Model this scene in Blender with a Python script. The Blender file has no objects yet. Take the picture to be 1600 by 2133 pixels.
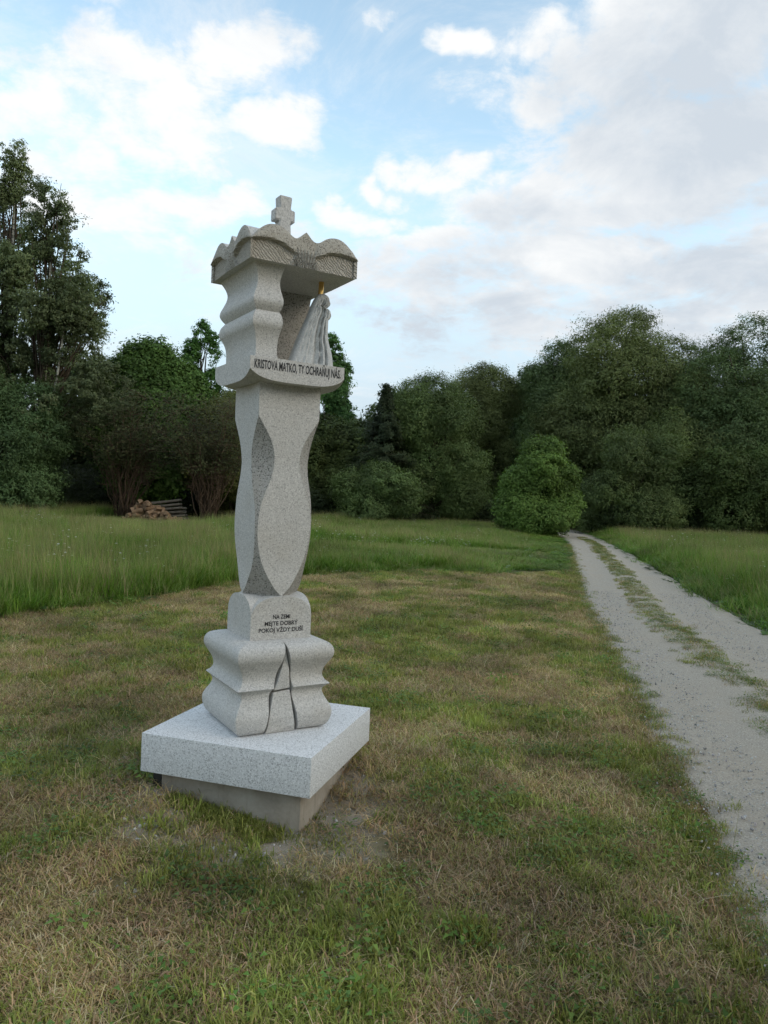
import bpy, bmesh, math, random
import numpy as np
from mathutils import Matrix, Vector

scene = bpy.context.scene
COL = scene.collection
rng = np.random.default_rng(11)
random.seed(5)

# ------------------------------------------------------------------ camera
CAM_H, PITCH, ROLL = 1.6, -0.0216, 0.0429
cam_data = bpy.data.cameras.new('camera')
cam_data.sensor_fit = 'VERTICAL'
cam_data.sensor_height = 36.0
cam_data.lens = 36.0 * 1571.5 / 2133.0
cam_data.clip_start = 0.05
cam_data.clip_end = 3000
cam = bpy.data.objects.new('camera', cam_data)
COL.objects.link(cam)
_r0 = Vector((1, 0, 0)); _f = Vector((0, math.cos(PITCH), math.sin(PITCH))); _u0 = Vector((0, -math.sin(PITCH), math.cos(PITCH)))
_r = math.cos(ROLL) * _r0 + math.sin(ROLL) * _u0
_u = -math.sin(ROLL) * _r0 + math.cos(ROLL) * _u0
cam.matrix_world = Matrix(((_r.x, _u.x, -_f.x, 0), (_r.y, _u.y, -_f.y, 0), (_r.z, _u.z, -_f.z, CAM_H), (0, 0, 0, 1)))
scene.camera = cam

# ------------------------------------------------------------------ render / colour
scene.render.engine = 'CYCLES'
scene.cycles.use_denoising = True
scene.cycles.use_adaptive_sampling = True
scene.cycles.adaptive_threshold = 0.02
scene.cycles.max_bounces = 6
scene.cycles.diffuse_bounces = 3
scene.cycles.transmission_bounces = 3
scene.cycles.transparent_max_bounces = 6
scene.cycles.sample_clamp_indirect = 6
vs = scene.view_settings
vs.view_transform = 'Standard'; vs.look = 'None'; vs.gamma = 1.0; vs.use_curve_mapping = False
vs.exposure = 0.6

# ------------------------------------------------------------------ sky
SUN_AZ, SUN_EL = math.radians(116), math.radians(28)
SKY_STRENGTH = 0.15
HAZE_COL = (2.45, 2.9, 3.45)
CLOUD_WHITE = (4.45, 4.5, 4.5)
CLOUD_GREY = (2.85, 3.15, 3.48)

class NT:
    """small helper round a node tree"""
    def __init__(self, tree):
        self.t = tree
    def n(self, typ, **kw):
        nd = self.t.nodes.new(typ)
        for k, v in kw.items():
            setattr(nd, k, v)
        return nd
    def l(self, a, b):
        self.t.links.new(a, b)
    def math(self, op, a, b=None, clamp=False):
        m = self.n('ShaderNodeMath', operation=op); m.use_clamp = clamp
        for i, v in enumerate((a, b)):
            if v is None: continue
            if isinstance(v, (int, float)): m.inputs[i].default_value = v
            else: self.l(v, m.inputs[i])
        return m.outputs[0]
    def vmath(self, op, a, b=None, out=0):
        m = self.n('ShaderNodeVectorMath', operation=op)
        for i, v in enumerate((a, b)):
            if v is None: continue
            if isinstance(v, (tuple, list)): m.inputs[i].default_value = v
            else: self.l(v, m.inputs[i])
        return m.outputs[out]
    def noise(self, vec, scale, detail=4, rough=.55, lac=2.0, dist=0.0):
        nd = self.n('ShaderNodeTexNoise')
        nd.inputs['Scale'].default_value = scale; nd.inputs['Detail'].default_value = detail
        nd.inputs['Roughness'].default_value = rough; nd.inputs['Lacunarity'].default_value = lac
        nd.inputs['Distortion'].default_value = dist
        if vec is not None: self.l(vec, nd.inputs['Vector'])
        return nd.outputs['Fac']
    def voro(self, vec, scale, feature='F1', out='Distance'):
        nd = self.n('ShaderNodeTexVoronoi', feature=feature)
        nd.inputs['Scale'].default_value = scale
        if vec is not None: self.l(vec, nd.inputs['Vector'])
        return nd.outputs[out]
    def mapr(self, v, a, b, c=0.0, d=1.0, smooth=True):
        m = self.n('ShaderNodeMapRange')
        m.interpolation_type = 'SMOOTHSTEP' if smooth else 'LINEAR'
        m.inputs['From Min'].default_value = a; m.inputs['From Max'].default_value = b
        m.inputs['To Min'].default_value = c; m.inputs['To Max'].default_value = d
        self.l(v, m.inputs['Value'])
        return m.outputs['Result']
    def mix(self, fac, a, b, blend='MIX'):
        m = self.n('ShaderNodeMix', data_type='RGBA', blend_type=blend)
        for sock, v in ((m.inputs[0], fac), (m.inputs[6], a), (m.inputs[7], b)):
            if isinstance(v, (int, float)): sock.default_value = v
            elif isinstance(v, (tuple, list)): sock.default_value = (*v[:3], 1)
            else: self.l(v, sock)
        return m.outputs[2]
    def ramp(self, fac, stops, interp='LINEAR'):
        r = self.n('ShaderNodeValToRGB'); cr = r.color_ramp; cr.interpolation = interp
        while len(cr.elements) < len(stops): cr.elements.new(0.5)
        for e, (p, c) in zip(cr.elements, stops):
            e.position = p; e.color = (*c, 1)
        self.l(fac, r.inputs[0])
        return r.outputs[0]

world = bpy.data.worlds.new('World'); scene.world = world
world.use_nodes = True
wt = world.node_tree; wt.nodes.clear(); w = NT(wt)
sky = w.n('ShaderNodeTexSky', sky_type='NISHITA')
sky.sun_disc = False; sky.sun_elevation = SUN_EL; sky.sun_rotation = SUN_AZ
sky.air_density = 1.0; sky.dust_density = 0.6; sky.ozone_density = 1.6; sky.altitude = 500
tc = w.n('ShaderNodeTexCoord')
dirv = w.vmath('NORMALIZE', tc.outputs['Generated'])
sep = w.n('ShaderNodeSeparateXYZ'); w.l(dirv, sep.inputs[0])
az = w.math('ARCTAN2', sep.outputs[0], sep.outputs[1])
el = w.math('ARCSINE', sep.outputs[2])
cmb = w.n('ShaderNodeCombineXYZ'); w.l(az, cmb.inputs[0]); w.l(el, cmb.inputs[1])
wn = w.n('ShaderNodeTexNoise'); wn.inputs['Scale'].default_value = 7.0; wn.inputs['Detail'].default_value = 4; wn.inputs['Roughness'].default_value = .6
w.l(dirv, wn.inputs['Vector'])
ae = w.vmath('ADD', cmb.outputs[0], w.vmath('MULTIPLY', w.vmath('SUBTRACT', wn.outputs['Color'], (.5, .5, .5)), (.16, .11, 0)))
# cloud layer seen in perspective: direction projected on a flat ceiling
zz = w.math('ADD', w.math('MAXIMUM', sep.outputs[2], 0.0), 0.22)
lay = w.n('ShaderNodeCombineXYZ')
w.l(w.math('DIVIDE', sep.outputs[0], zz), lay.inputs[0]); w.l(w.math('DIVIDE', sep.outputs[1], zz), lay.inputs[1])
n_big = w.noise(lay.outputs[0], 1.5, 5, .6, 2.1)
n_fine = w.noise(lay.outputs[0], 7.0, 9, .66, 2.1, .25)
n_det = w.noise(dirv, 26.0, 6, .62)
n_wisp = w.noise(lay.outputs[0], 2.6, 8, .7, 2.2, .8)
# individual clouds: azimuth, elevation, half sizes, weight
CLOUDS = [(-.215, .512, .085, .040, 1.0), (-.325, .462, .105, .045, 1.0), (-.445, .415, .070, .045, .95), (-.31, .418, .105, .045, .95),
          (-.175, .440, .062, .030, 1.1), (-.41, .372, .085, .032, .9), (-.375, .325, .15, .030, .9), (-.25, .345, .09, .028, .9),
          (-.30, .290, .13, .022, .55), (-.012, .388, .030, .015, 1.1), (-.065, .352, .06, .020, 1.0), (.05, .325, .085, .022, 1.1), (.11, .30, .07, .02, .9),
          (.166, .553, .055, .032, 1.0), (.075, .541, .036, .018, .9), (.178, .468, .045, .042, 1.0), (.062, .410, .065, .020, .95),
          (-.03, .562, .03, .018, .8), (.34, .52, .19, .09, 1.1), (.36, .41, .22, .085, 1.2), (.22, .37, .15, .06, 1.05), (.24, .30, .17, .05, 1.1),
          (.10, .25, .20, .035, .85), (.42, .27, .28, .05, 1.0), (-.10, .245, .10, .02, .55), (-.36, .525, .05, .014, .5), (-.085, .375, .03, .012, .6),
          (.0, .275, .30, .05, .8), (.28, .22, .30, .05, .9), (-.22, .40, .06, .02, .6), (.13, .42, .05, .02, .7), (.09, .50, .05, .02, .5), (-.58, .44, .10, .05, .8), (-.62, .33, .16, .06, .9)]
acc = None
for (a0, e0, sa, se, wgt) in CLOUDS:
    dvec = w.vmath('MULTIPLY', w.vmath('SUBTRACT', ae, (a0, e0, 0)), (1 / sa, 1 / se, 0))
    ln = w.vmath('LENGTH', dvec, out=1)
    b = w.mapr(ln, 0.2, 1.75, wgt, 0.0)
    acc = b if acc is None else w.math('MAXIMUM', acc, b)
# away from the clouds listed above the same broken cover goes on
inview = w.math('MULTIPLY', w.mapr(w.math('ABSOLUTE', az), .62, .95, 1, 0), w.mapr(el, .62, .85, 1, 0))
far_cover = w.math('MULTIPLY', w.mapr(n_big, .38, .62), w.math('SUBTRACT', 1.0, inview))
cover = w.math('MAXIMUM', acc, far_cover)
dens = w.math('ADD', w.math('MULTIPLY', cover, .78), w.math('MULTIPLY', w.math('SUBTRACT', n_fine, .5), 1.65))
dens = w.math('ADD', dens, w.math('MULTIPLY', w.math('SUBTRACT', n_det, .5), .5))
mask = w.mapr(dens, .14, .78)
wisp = w.mapr(w.math('ADD', n_wisp, w.math('MULTIPLY', cover, .12)), .44, .80, 0, .50)
hazeband = w.mapr(el, .08, .45, .92, 0.0)
mask2 = w.math('MAXIMUM', mask, wisp)
# the thick bank on the right and thin bottoms of the clouds are greyer
GREYS = [(.40, .46, .26, .13, 1.0), (.36, .345, .20, .045, .8), (.12, .275, .18, .035, .75), (.40, .27, .26, .05, .9), (-.02, .235, .2, .03, .6), (.16, .36, .08, .03, .6), (.18, .215, .45, .055, .95), (.12, .30, .28, .04, .55), (-.35, .24, .25, .04, .45)]
gac = None
for (a0, e0, sa, se, wgt) in GREYS:
    dvec = w.vmath('MULTIPLY', w.vmath('SUBTRACT', ae, (a0, e0, 0)), (1 / sa, 1 / se, 0))
    b = w.mapr(w.vmath('LENGTH', dvec, out=1), 0.3, 1.5, wgt, 0.0)
    gac = b if gac is None else w.math('MAXIMUM', gac, b)
gfar = w.math('MULTIPLY', w.mapr(n_fine, .42, .62), w.math('SUBTRACT', 1.0, inview))
gac = w.math('MAXIMUM', gac, w.math('MULTIPLY', gfar, .8))
n_sh = w.noise(lay.outputs[0], 3.4, 7, .62, 2.1, .4)
shade = w.math('ADD', w.math('MULTIPLY', gac, .95), w.math('MULTIPLY', w.math('SUBTRACT', n_sh, .52), 2.0), clamp=True)
ccol = w.mix(shade, CLOUD_WHITE, CLOUD_GREY)
skc = w.mix(1.0, sky.outputs[0], (2.15, 1.92, 1.45), 'MULTIPLY')
skc = w.mix(hazeband, skc, HAZE_COL)
final = w.mix(mask2, skc, ccol)
bg = w.n('ShaderNodeBackground'); bg.inputs['Strength'].default_value = SKY_STRENGTH
w.l(final, bg.inputs['Color'])
world.cycles.sampling_method = 'NONE'
wo = w.n('ShaderNodeOutputWorld'); w.l(bg.outputs[0], wo.inputs['Surface'])

sun_data = bpy.data.lights.new('sun', 'SUN')
sun_data.energy = 0.46; sun_data.angle = math.radians(35); sun_data.color = (1.0, .84, .62)
sun = bpy.data.objects.new('sun', sun_data); COL.objects.link(sun)
_sd = Vector((math.sin(SUN_AZ) * math.cos(SUN_EL), math.cos(SUN_AZ) * math.cos(SUN_EL), math.sin(SUN_EL)))
sun.rotation_euler = _sd.to_track_quat('Z', 'Y').to_euler()
sun.location = (8, -8, 12)

# ------------------------------------------------------------------ helpers
def tag(o, label=None, cat=None, group=None, kind=None):
    if label: o['label'] = label
    if cat: o['category'] = cat
    if group: o['group'] = group
    if kind: o['kind'] = kind
    return o
def empty(name, loc=(0, 0, 0), rz=0.0):
    o = bpy.data.objects.new(name, None); COL.objects.link(o)
    o.location = loc; o.rotation_euler = (0, 0, rz); o.empty_display_size = .2
    return o
def link(name, mesh, mats, parent=None, loc=None, rz=None, smooth=False):
    o = bpy.data.objects.new(name, mesh); COL.objects.link(o)
    for m in (mats if isinstance(mats, (list, tuple)) else [mats]):
        if m is not None: mesh.materials.append(m)
    if parent is not None: o.parent = parent
    if loc is not None: o.location = loc
    if rz is not None: o.rotation_euler = (0, 0, rz)
    if smooth: mesh.shade_smooth()
    return o
def pyd(name, verts, faces, mat_idx=None):
    me = bpy.data.meshes.new(name); me.from_pydata([tuple(map(float, v)) for v in verts], [], faces)
    if mat_idx is not None: me.polygons.foreach_set('material_index', mat_idx)
    me.update(); return me
def npmesh(name, V, F, col=None):
    """V (n,3), F (m,k) arrays to a mesh; col (n,3) goes to the point colour attribute Col"""
    me = bpy.data.meshes.new(name); m, k = F.shape
    me.vertices.add(len(V)); me.vertices.foreach_set('co', np.ascontiguousarray(V, np.float32).ravel())
    me.loops.add(m * k); me.loops.foreach_set('vertex_index', np.ascontiguousarray(F, np.int32).ravel())
    me.polygons.add(m); me.polygons.foreach_set('loop_start', np.arange(0, m * k, k, dtype=np.int32))
    me.update(calc_edges=True)
    if col is not None:
        a = me.attributes.new('Col', 'FLOAT_COLOR', 'POINT')
        c4 = np.ones((len(V), 4), np.float32); c4[:, :3] = col; a.data.foreach_set('color', c4.ravel())
    return me
def _h(ix, iy, iz, s):
    n = (ix.astype(np.int64) * 374761393 + iy.astype(np.int64) * 668265263 + iz.astype(np.int64) * 2147483647 + s * 974711) & 0xffffffff
    n = ((n ^ (n >> 13)) * 1274126177) & 0xffffffff
    return ((n ^ (n >> 16)) & 0xffff) / 65535.0
def vnoise(P, s=0):
    P = np.asarray(P, float); i = np.floor(P).astype(np.int64); f = P - i; f = f * f * (3 - 2 * f)
    r = 0
    for dx in (0, 1):
        for dy in (0, 1):
            for dz in (0, 1):
                wgt = (f[:, 0] if dx else 1 - f[:, 0]) * (f[:, 1] if dy else 1 - f[:, 1]) * (f[:, 2] if dz else 1 - f[:, 2])
                r = r + wgt * _h(i[:, 0] + dx, i[:, 1] + dy, i[:, 2] + dz, s)
    return r
def fbm2(x, y, sc, s=0, oct=4):
    P = np.stack([np.asarray(x, float) * sc, np.asarray(y, float) * sc, np.zeros_like(np.asarray(x, float))], 1)
    a, t, r = 1.0, 0.0, 0
    for k in range(oct):
        r = r + a * vnoise(P * 2 ** k, s + k * 7); t += a; a *= .55
    return r / t
def crom(pts, n):
    """Catmull-Rom through 2D points, n samples for each span"""
    P = [np.array(p, float) for p in pts]; P = [2 * P[0] - P[1]] + P + [2 * P[-1] - P[-2]]; out = []
    for i in range(1, len(P) - 2):
        for k in range(n):
            t = k / n; a, b, c, d = P[i - 1:i + 3]
            out.append(.5 * (2 * b + (c - a) * t + (2 * a - 5 * b + 4 * c - d) * t * t + (3 * b - a - 3 * c + d) * t ** 3))
    out.append(P[-2]); return np.array(out)
def tube(path, radii, sides=7, V=None, F=None):
    """tapered tube along a path, appended to lists"""
    if V is None: V, F = [], []
    path = [Vector(p) for p in path]; base = len(V); n = len(path)
    for i, p in enumerate(path):
        t = (path[min(i + 1, n - 1)] - path[max(i - 1, 0)]).normalized()
        a = t.cross(Vector((.31, .95, .07))).normalized(); b = t.cross(a)
        for k in range(sides):
            an = 2 * math.pi * k / sides
            V.append(p + (a * math.cos(an) + b * math.sin(an)) * radii[i])
    for i in range(n - 1):
        for k in range(sides):
            F.append((base + i * sides + k, base + i * sides + (k + 1) % sides, base + (i + 1) * sides + (k + 1) % sides, base + (i + 1) * sides + k))
    F.append(tuple(base + (n - 1) * sides + k for k in range(sides)))
    F.append(tuple(base + k for k in reversed(range(sides))))
    return V, F

# ------------------------------------------------------------------ materials
def mat(name):
    m = bpy.data.materials.new(name); m.use_nodes = True
    t = m.node_tree; t.nodes.clear(); g = NT(t)
    bs = g.n('ShaderNodeBsdfPrincipled'); out = g.n('ShaderNodeOutputMaterial'); g.l(bs.outputs[0], out.inputs['Surface'])
    return m, g, bs
def bump(g, bs, h, strength, dist):
    b = g.n('ShaderNodeBump'); b.inputs['Strength'].default_value = strength; b.inputs['Distance'].default_value = dist
    g.l(h, b.inputs['Height']); g.l(b.outputs[0], bs.inputs['Normal'])
def granite(name, light, dark, amount, scale=150, rough=.7, bs_=.25, warm=True, chisel=False):
    m, g, bs = mat(name); tcn = g.n('ShaderNodeTexCoord'); o = tcn.outputs['Object']
    f1 = g.noise(o, scale, 3, .75); f2 = g.noise(o, scale * 2.0, 2, .6)
    v = g.voro(o, scale * 2.1, out='Color'); sp = g.n('ShaderNodeSeparateXYZ'); g.l(v, sp.inputs[0])
    sel = g.mapr(sp.outputs[0], .80, .86)
    c = g.ramp(f1, [(.28, tuple(x * .78 for x in light)), (.5, light), (.74, tuple(min(1, x * 1.15) for x in light))])
    c = g.mix(g.math('MULTIPLY', sel, amount), c, dark)
    c = g.mix(g.mapr(sp.outputs[1], .84, .90, 0, .5), c, tuple(min(1, x * 1.45) for x in light))
    c = g.mix(g.mapr(f2, .60, .72, 0, amount * .35), c, dark)
    stain = g.noise(o, 5.0, 5, .6)
    c = g.mix(g.mapr(stain, .45, .75, 0, .22), c, (light[0] * .80, light[1] * .74, light[2] * .62) if warm else tuple(x * .8 for x in light))
    g.l(c, bs.inputs['Base Color']); bs.inputs['Roughness'].default_value = rough
    bs.inputs['Specular IOR Level'].default_value = .3
    h = f1
    if chisel:
        wv = g.n('ShaderNodeTexWave', wave_type='BANDS', bands_direction='DIAGONAL')
        wv.inputs['Scale'].default_value = 34; wv.inputs['Distortion'].default_value = 7.0; wv.inputs['Detail'].default_value = 2
        g.l(o, wv.inputs['Vector'])
        h = g.math('ADD', f1, g.math('MULTIPLY', wv.outputs['Fac'], 1.3))
    bump(g, bs, h, bs_, .006)
    return m
M_GRAN = granite('granite_fine', (.51, .50, .475), (.18, .18, .175), .5, 112)
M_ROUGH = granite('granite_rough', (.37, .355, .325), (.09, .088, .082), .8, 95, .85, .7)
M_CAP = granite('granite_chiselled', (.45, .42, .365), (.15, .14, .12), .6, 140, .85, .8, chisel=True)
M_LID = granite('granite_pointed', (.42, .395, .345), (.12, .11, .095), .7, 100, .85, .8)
M_SLAB = granite('granite_slab', (.64, .65, .655), (.20, .205, .21), .6, 108, .7, .2, warm=False)
M_FIG = granite('granite_figure', (.50, .51, .50), (.26, .26, .26), .3, 170, .7, .15, warm=False)

m, g, bs = mat('engraved_letter'); M_LETTER = m
bs.inputs['Base Color'].default_value = (.028, .028, .03, 1); bs.inputs['Roughness'].default_value = .8
m, g, bs = mat('gilded_metal'); M_GOLD = m
bs.inputs['Base Color'].default_value = (.80, .50, .16, 1); bs.inputs['Metallic'].default_value = 1; bs.inputs['Roughness'].default_value = .32
m, g, bs = mat('concrete'); M_CONC = m
o = g.n('ShaderNodeTexCoord').outputs['Object']
c = g.ramp(g.noise(o, 7, 6, .65), [(.25, (.21, .185, .15)), (.5, (.32, .285, .235)), (.75, (.40, .365, .31))])
sc_ = g.n('ShaderNodeMapping'); sc_.inputs['Scale'].default_value = (26, 26, 3); g.l(o, sc_.inputs[0])
c = g.mix(g.mapr(g.noise(sc_.outputs[0], 1, 4), .5, .75, 0, .35), c, (.15, .12, .09))
g.l(c, bs.inputs['Base Color']); bs.inputs['Roughness'].default_value = .95; bs.inputs['Specular IOR Level'].default_value = .1
bump(g, bs, g.noise(o, 60, 5), .5, .006)
m, g, bs = mat('gap_black'); M_BLACK = m  # plain black for the strip that stands in for the dark gap
bs.inputs['Base Color'].default_value = (.012, .012, .012, 1); bs.inputs['Roughness'].default_value = .5

def foliage_mat(name, mul, trans=.25, rough=.6, inst=False):
    m = bpy.data.materials.new(name); m.use_nodes = True; t = m.node_tree; t.nodes.clear(); g = NT(t)
    a = g.n('ShaderNodeAttribute', attribute_name='Col'); c = a.outputs['Color']
    if inst:
        b = g.n('ShaderNodeAttribute', attribute_name='tint', attribute_type='INSTANCER')
        c = g.mix(1.0, c, b.outputs['Color'], 'MULTIPLY')
    c = g.mix(1.0, c, mul, 'MULTIPLY')
    d = g.n('ShaderNodeBsdfPrincipled'); g.l(c, d.inputs['Base Color']); d.inputs['Roughness'].default_value = rough
    d.inputs['Specular IOR Level'].default_value = .18
    tr = g.n('ShaderNodeBsdfTranslucent'); g.l(g.mix(1.0, c, (1.1, 1.25, .6), 'MULTIPLY'), tr.inputs['Color'])
    mx = g.n('ShaderNodeMixShader'); mx.inputs[0].default_value = trans
    g.l(d.outputs[0], mx.inputs[1]); g.l(tr.outputs[0], mx.inputs[2])
    out = g.n('ShaderNodeOutputMaterial'); g.l(mx.outputs[0], out.inputs['Surface'])
    return m
M_LEAF = foliage_mat('leaf', (1, 1, 1))
M_GRASS = foliage_mat('grass_blade', (1, 1, 1), .3, .55, inst=True)
def bark(name, a, b, scale, stretch=5):
    m, g, bs = mat(name); o = g.n('ShaderNodeTexCoord').outputs['Object']
    mp = g.n('ShaderNodeMapping'); mp.inputs['Scale'].default_value = (1, 1, 1 / stretch); g.l(o, mp.inputs[0])
    c = g.ramp(g.noise(mp.outputs[0], scale, 5, .65), [(.35, a), (.65, b)])
    g.l(c, bs.inputs['Base Color']); bs.inputs['Roughness'].default_value = .95; bs.inputs['Specular IOR Level'].default_value = .1
    bump(g, bs, g.noise(mp.outputs[0], scale * 2, 4), .6, .03)
    return m
M_BARK = bark('bark_brown', (.035, .026, .018), (.10, .078, .055), 9)
M_BARK_RED = bark('bark_reddish', (.048, .033, .022), (.118, .080, .054), 14)
m, g, bs = mat('bark_birch'); M_BIRCH = m
o = g.n('ShaderNodeTexCoord').outputs['Object']; mp = g.n('ShaderNodeMapping'); mp.inputs['Scale'].default_value = (1, 1, 3.5); g.l(o, mp.inputs[0])
g.l(g.ramp(g.noise(mp.outputs[0], 2.2, 5, .7), [(.40, (.03, .028, .025)), (.48, (.36, .34, .27)), (.8, (.52, .5, .42))]), bs.inputs['Base Color']); bs.inputs['Roughness'].default_value = .85

# ------------------------------------------------------------------ ground, road
ROAD_L = [(1.15, -6), (1.2, 0), (1.30, 2), (1.42, 2.6), (1.58, 3.5), (1.70, 4), (1.90, 4.9), (2.10, 5.9), (2.62, 8.7), (2.95, 10.5), (3.65, 13.9), (4.6, 18), (6.25, 25), (8.0, 33), (8.8, 38), (9.3, 44), (9.2, 52), (7.5, 62), (2, 75)]
ROAD_R = [(4.2, -6), (4.2, 0), (4.25, 2), (4.3, 2.6), (4.38, 3.5), (4.42, 4), (4.55, 4.9), (4.7, 5.9), (5.1, 8.7), (5.38, 10.5), (6.0, 13.9), (6.95, 18), (8.4, 25), (9.9, 33), (10.8, 38), (11.6, 44), (11.7, 52), (10.3, 62), (5, 75)]
RL = np.array(ROAD_L, float); RR = np.array(ROAD_R, float)
def road_l(y): return np.interp(y, RL[:, 1], RL[:, 0])
def road_r(y): return np.interp(y, RR[:, 1], RR[:, 0])
STRIP = np.array([(2.62, -6), (2.65, 0), (2.75, 3), (2.95, 5.4), (3.15, 6.05), (3.49, 7.9), (3.80, 9.97), (4.22, 11.8), (5.85, 18.4), (8.1, 28.5), (9.0, 33), (9.8, 38), (10.4, 44), (10.4, 52)])
def strip_c(y): return np.interp(y, STRIP[:, 1], STRIP[:, 0])

m, g, bs = mat('meadow_soil'); M_GROUND = m
gp = g.n('ShaderNodeNewGeometry').outputs['Position']
n1 = g.noise(gp, .9, 6, .6); n2 = g.noise(gp, 55, 5, .7); n3 = g.noise(gp, 240, 3, .7)
c = g.ramp(n1, [(.35, (.115, .130, .042)), (.5, (.18, .155, .078)), (.65, (.25, .195, .11))])
c = g.mix(g.mapr(n2, .45, .65, 0, .5), c, (.07, .065, .032))
c = g.mix(g.mapr(n3, .55, .7, 0, .6), c, (.24, .19, .105))
# bare trodden earth round the foundation
dv = g.vmath('LENGTH', g.vmath('MULTIPLY', g.vmath('SUBTRACT', gp, (-.55, 3.72, 0)), (1, 1, 0)), out=1)
bare = g.mapr(g.math('ADD', dv, g.math('MULTIPLY', g.math('SUBTRACT', g.noise(gp, 5, 5), .5), .7)), .45, .85, 1, 0)
c = g.mix(bare, c, g.ramp(n3, [(.3, (.20, .175, .135)), (.55, (.31, .275, .22)), (.75, (.44, .41, .35))]))
g.l(c, bs.inputs['Base Color']); bs.inputs['Roughness'].default_value = 1; bs.inputs['Specular IOR Level'].default_value = 0
bump(g, bs, g.math('ADD', n2, g.math('MULTIPLY', n3, .5)), .5, .02)

def ground_h(x, y):
    x = np.asarray(x, float); y = np.asarray(y, float)
    h = (fbm2(x, y, .55, 3, 3) - .5) * .09 + (fbm2(x, y, 2.6, 9, 2) - .5) * .03
    d = np.hypot(x + .59, y - 3.97); h = h * np.clip((d - .5) / .8, 0, 1)
    ca, sa = math.cos(-.2875), math.sin(-.2875); fu = (x + .5947) * ca + (y - 3.9689) * sa; fv = -(x + .5947) * sa + (y - 3.9689) * ca
    t = np.clip((np.hypot(fu - .40, fv + .40) - .12) / .75, 0, 1); h = h + .115 * t * t * (3 - 2 * t) * np.exp(-(d / 1.15) ** 4)
    inroad = np.clip(np.minimum(x - road_l(y) + .35, road_r(y) + .35 - x) / .35, 0, 1)
    return h * (1 - inroad) - .035 * inroad
xs = np.concatenate([[-900, -400, -150, -80, -50], np.linspace(-36, -8, 57), np.linspace(-7.8, 10, 180), np.linspace(10.4, 36, 60), [50, 80, 150, 400, 900]])
ys = np.concatenate([[-900, -300, -100, -40, -15], np.linspace(-5, 12, 171), np.linspace(12.3, 36, 80), np.linspace(37, 70, 34), [90, 150, 400, 900]])
X, Y = np.meshgrid(xs, ys)
Z = ground_h(X.ravel(), Y.ravel()); far = (np.abs(X.ravel()) > 36) | (Y.ravel() > 75) | (Y.ravel() < -6); Z[far] = -.02
V = np.stack([X.ravel(), Y.ravel(), Z], 1); nx, ny = len(xs), len(ys)
ii = (np.arange(ny - 1)[:, None] * nx + np.arange(nx - 1)[None]).ravel()
F = np.stack([ii, ii + 1, ii + 1 + nx, ii + nx], 1)
tag(link('ground', npmesh('ground', V, F), M_GROUND, smooth=True), kind='structure')

m, g, bs = mat('gravel_road'); M_ROAD = m
gp = g.n('ShaderNodeNewGeometry').outputs['Position']
c = g.ramp(g.noise(gp, 95, 5, .8), [(.30, (.13, .117, .098)), (.44, (.335, .305, .255)), (.58, (.455, .415, .345)), (.74, (.66, .61, .52))])
c = g.mix(g.mapr(g.noise(gp, 1.6, 6, .6), .42, .68, 0, .45), c, (.40, .345, .27))
c = g.mix(g.mapr(g.noise(gp, 11, 5, .6), .55, .72, 0, .35), c, (.26, .25, .23))
g.l(c, bs.inputs['Base Color']); bs.inputs['Roughness'].default_value = .95; bs.inputs['Specular IOR Level'].default_value = .15
bump(g, bs, g.math('ADD', g.noise(gp, 120, 4, .7), g.math('MULTIPLY', g.noise(gp, 22, 3), 1.5)), .8, .012)
yr = np.concatenate([np.arange(-5, 14, .12), np.arange(14, 34, .3), np.arange(34, 70, 1.0)])
lw = road_l(yr) + (fbm2(yr, yr * 0, 1.3, 21, 4) - .5) * .34; rw = road_r(yr) - (fbm2(yr, yr * 0 + 9, 1.3, 23, 4) - .5) * .34
nu = 15; V = []
for j in range(len(yr)):
    for k in range(nu):
        t = k / (nu - 1); x = lw[j] * (1 - t) + rw[j] * t
        s = (x - strip_c(yr[j])) / (rw[j] - lw[j])
        z = .012 + .028 * math.exp(-(s / .10) ** 2) - .02 * math.exp(-((abs(s) - .27) / .13) ** 2)
        if k in (0, nu - 1): z = -.05
        V.append((x, yr[j], z))
V = np.array(V); V[:, 2] += (fbm2(V[:, 0], V[:, 1], 3.0, 31, 3) - .5) * .02
ii = (np.arange(len(yr) - 1)[:, None] * nu + np.arange(nu - 1)[None]).ravel()
tag(link('gravel_road', npmesh('gravel_road', V, np.stack([ii, ii + 1, ii + 1 + nu, ii + nu], 1)), M_ROAD, smooth=True), kind='structure')

# ------------------------------------------------------------------ the wayside shrine
A1, A2 = -0.2875, 0.5462
shrine = empty('wayside_shrine', (-.5843, 3.9704, 0), A2)
tag(shrine, 'tall pale granite wayside shrine with carved cap and cross, standing on a square slab', 'shrine')
DA = A1 - A2

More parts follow.
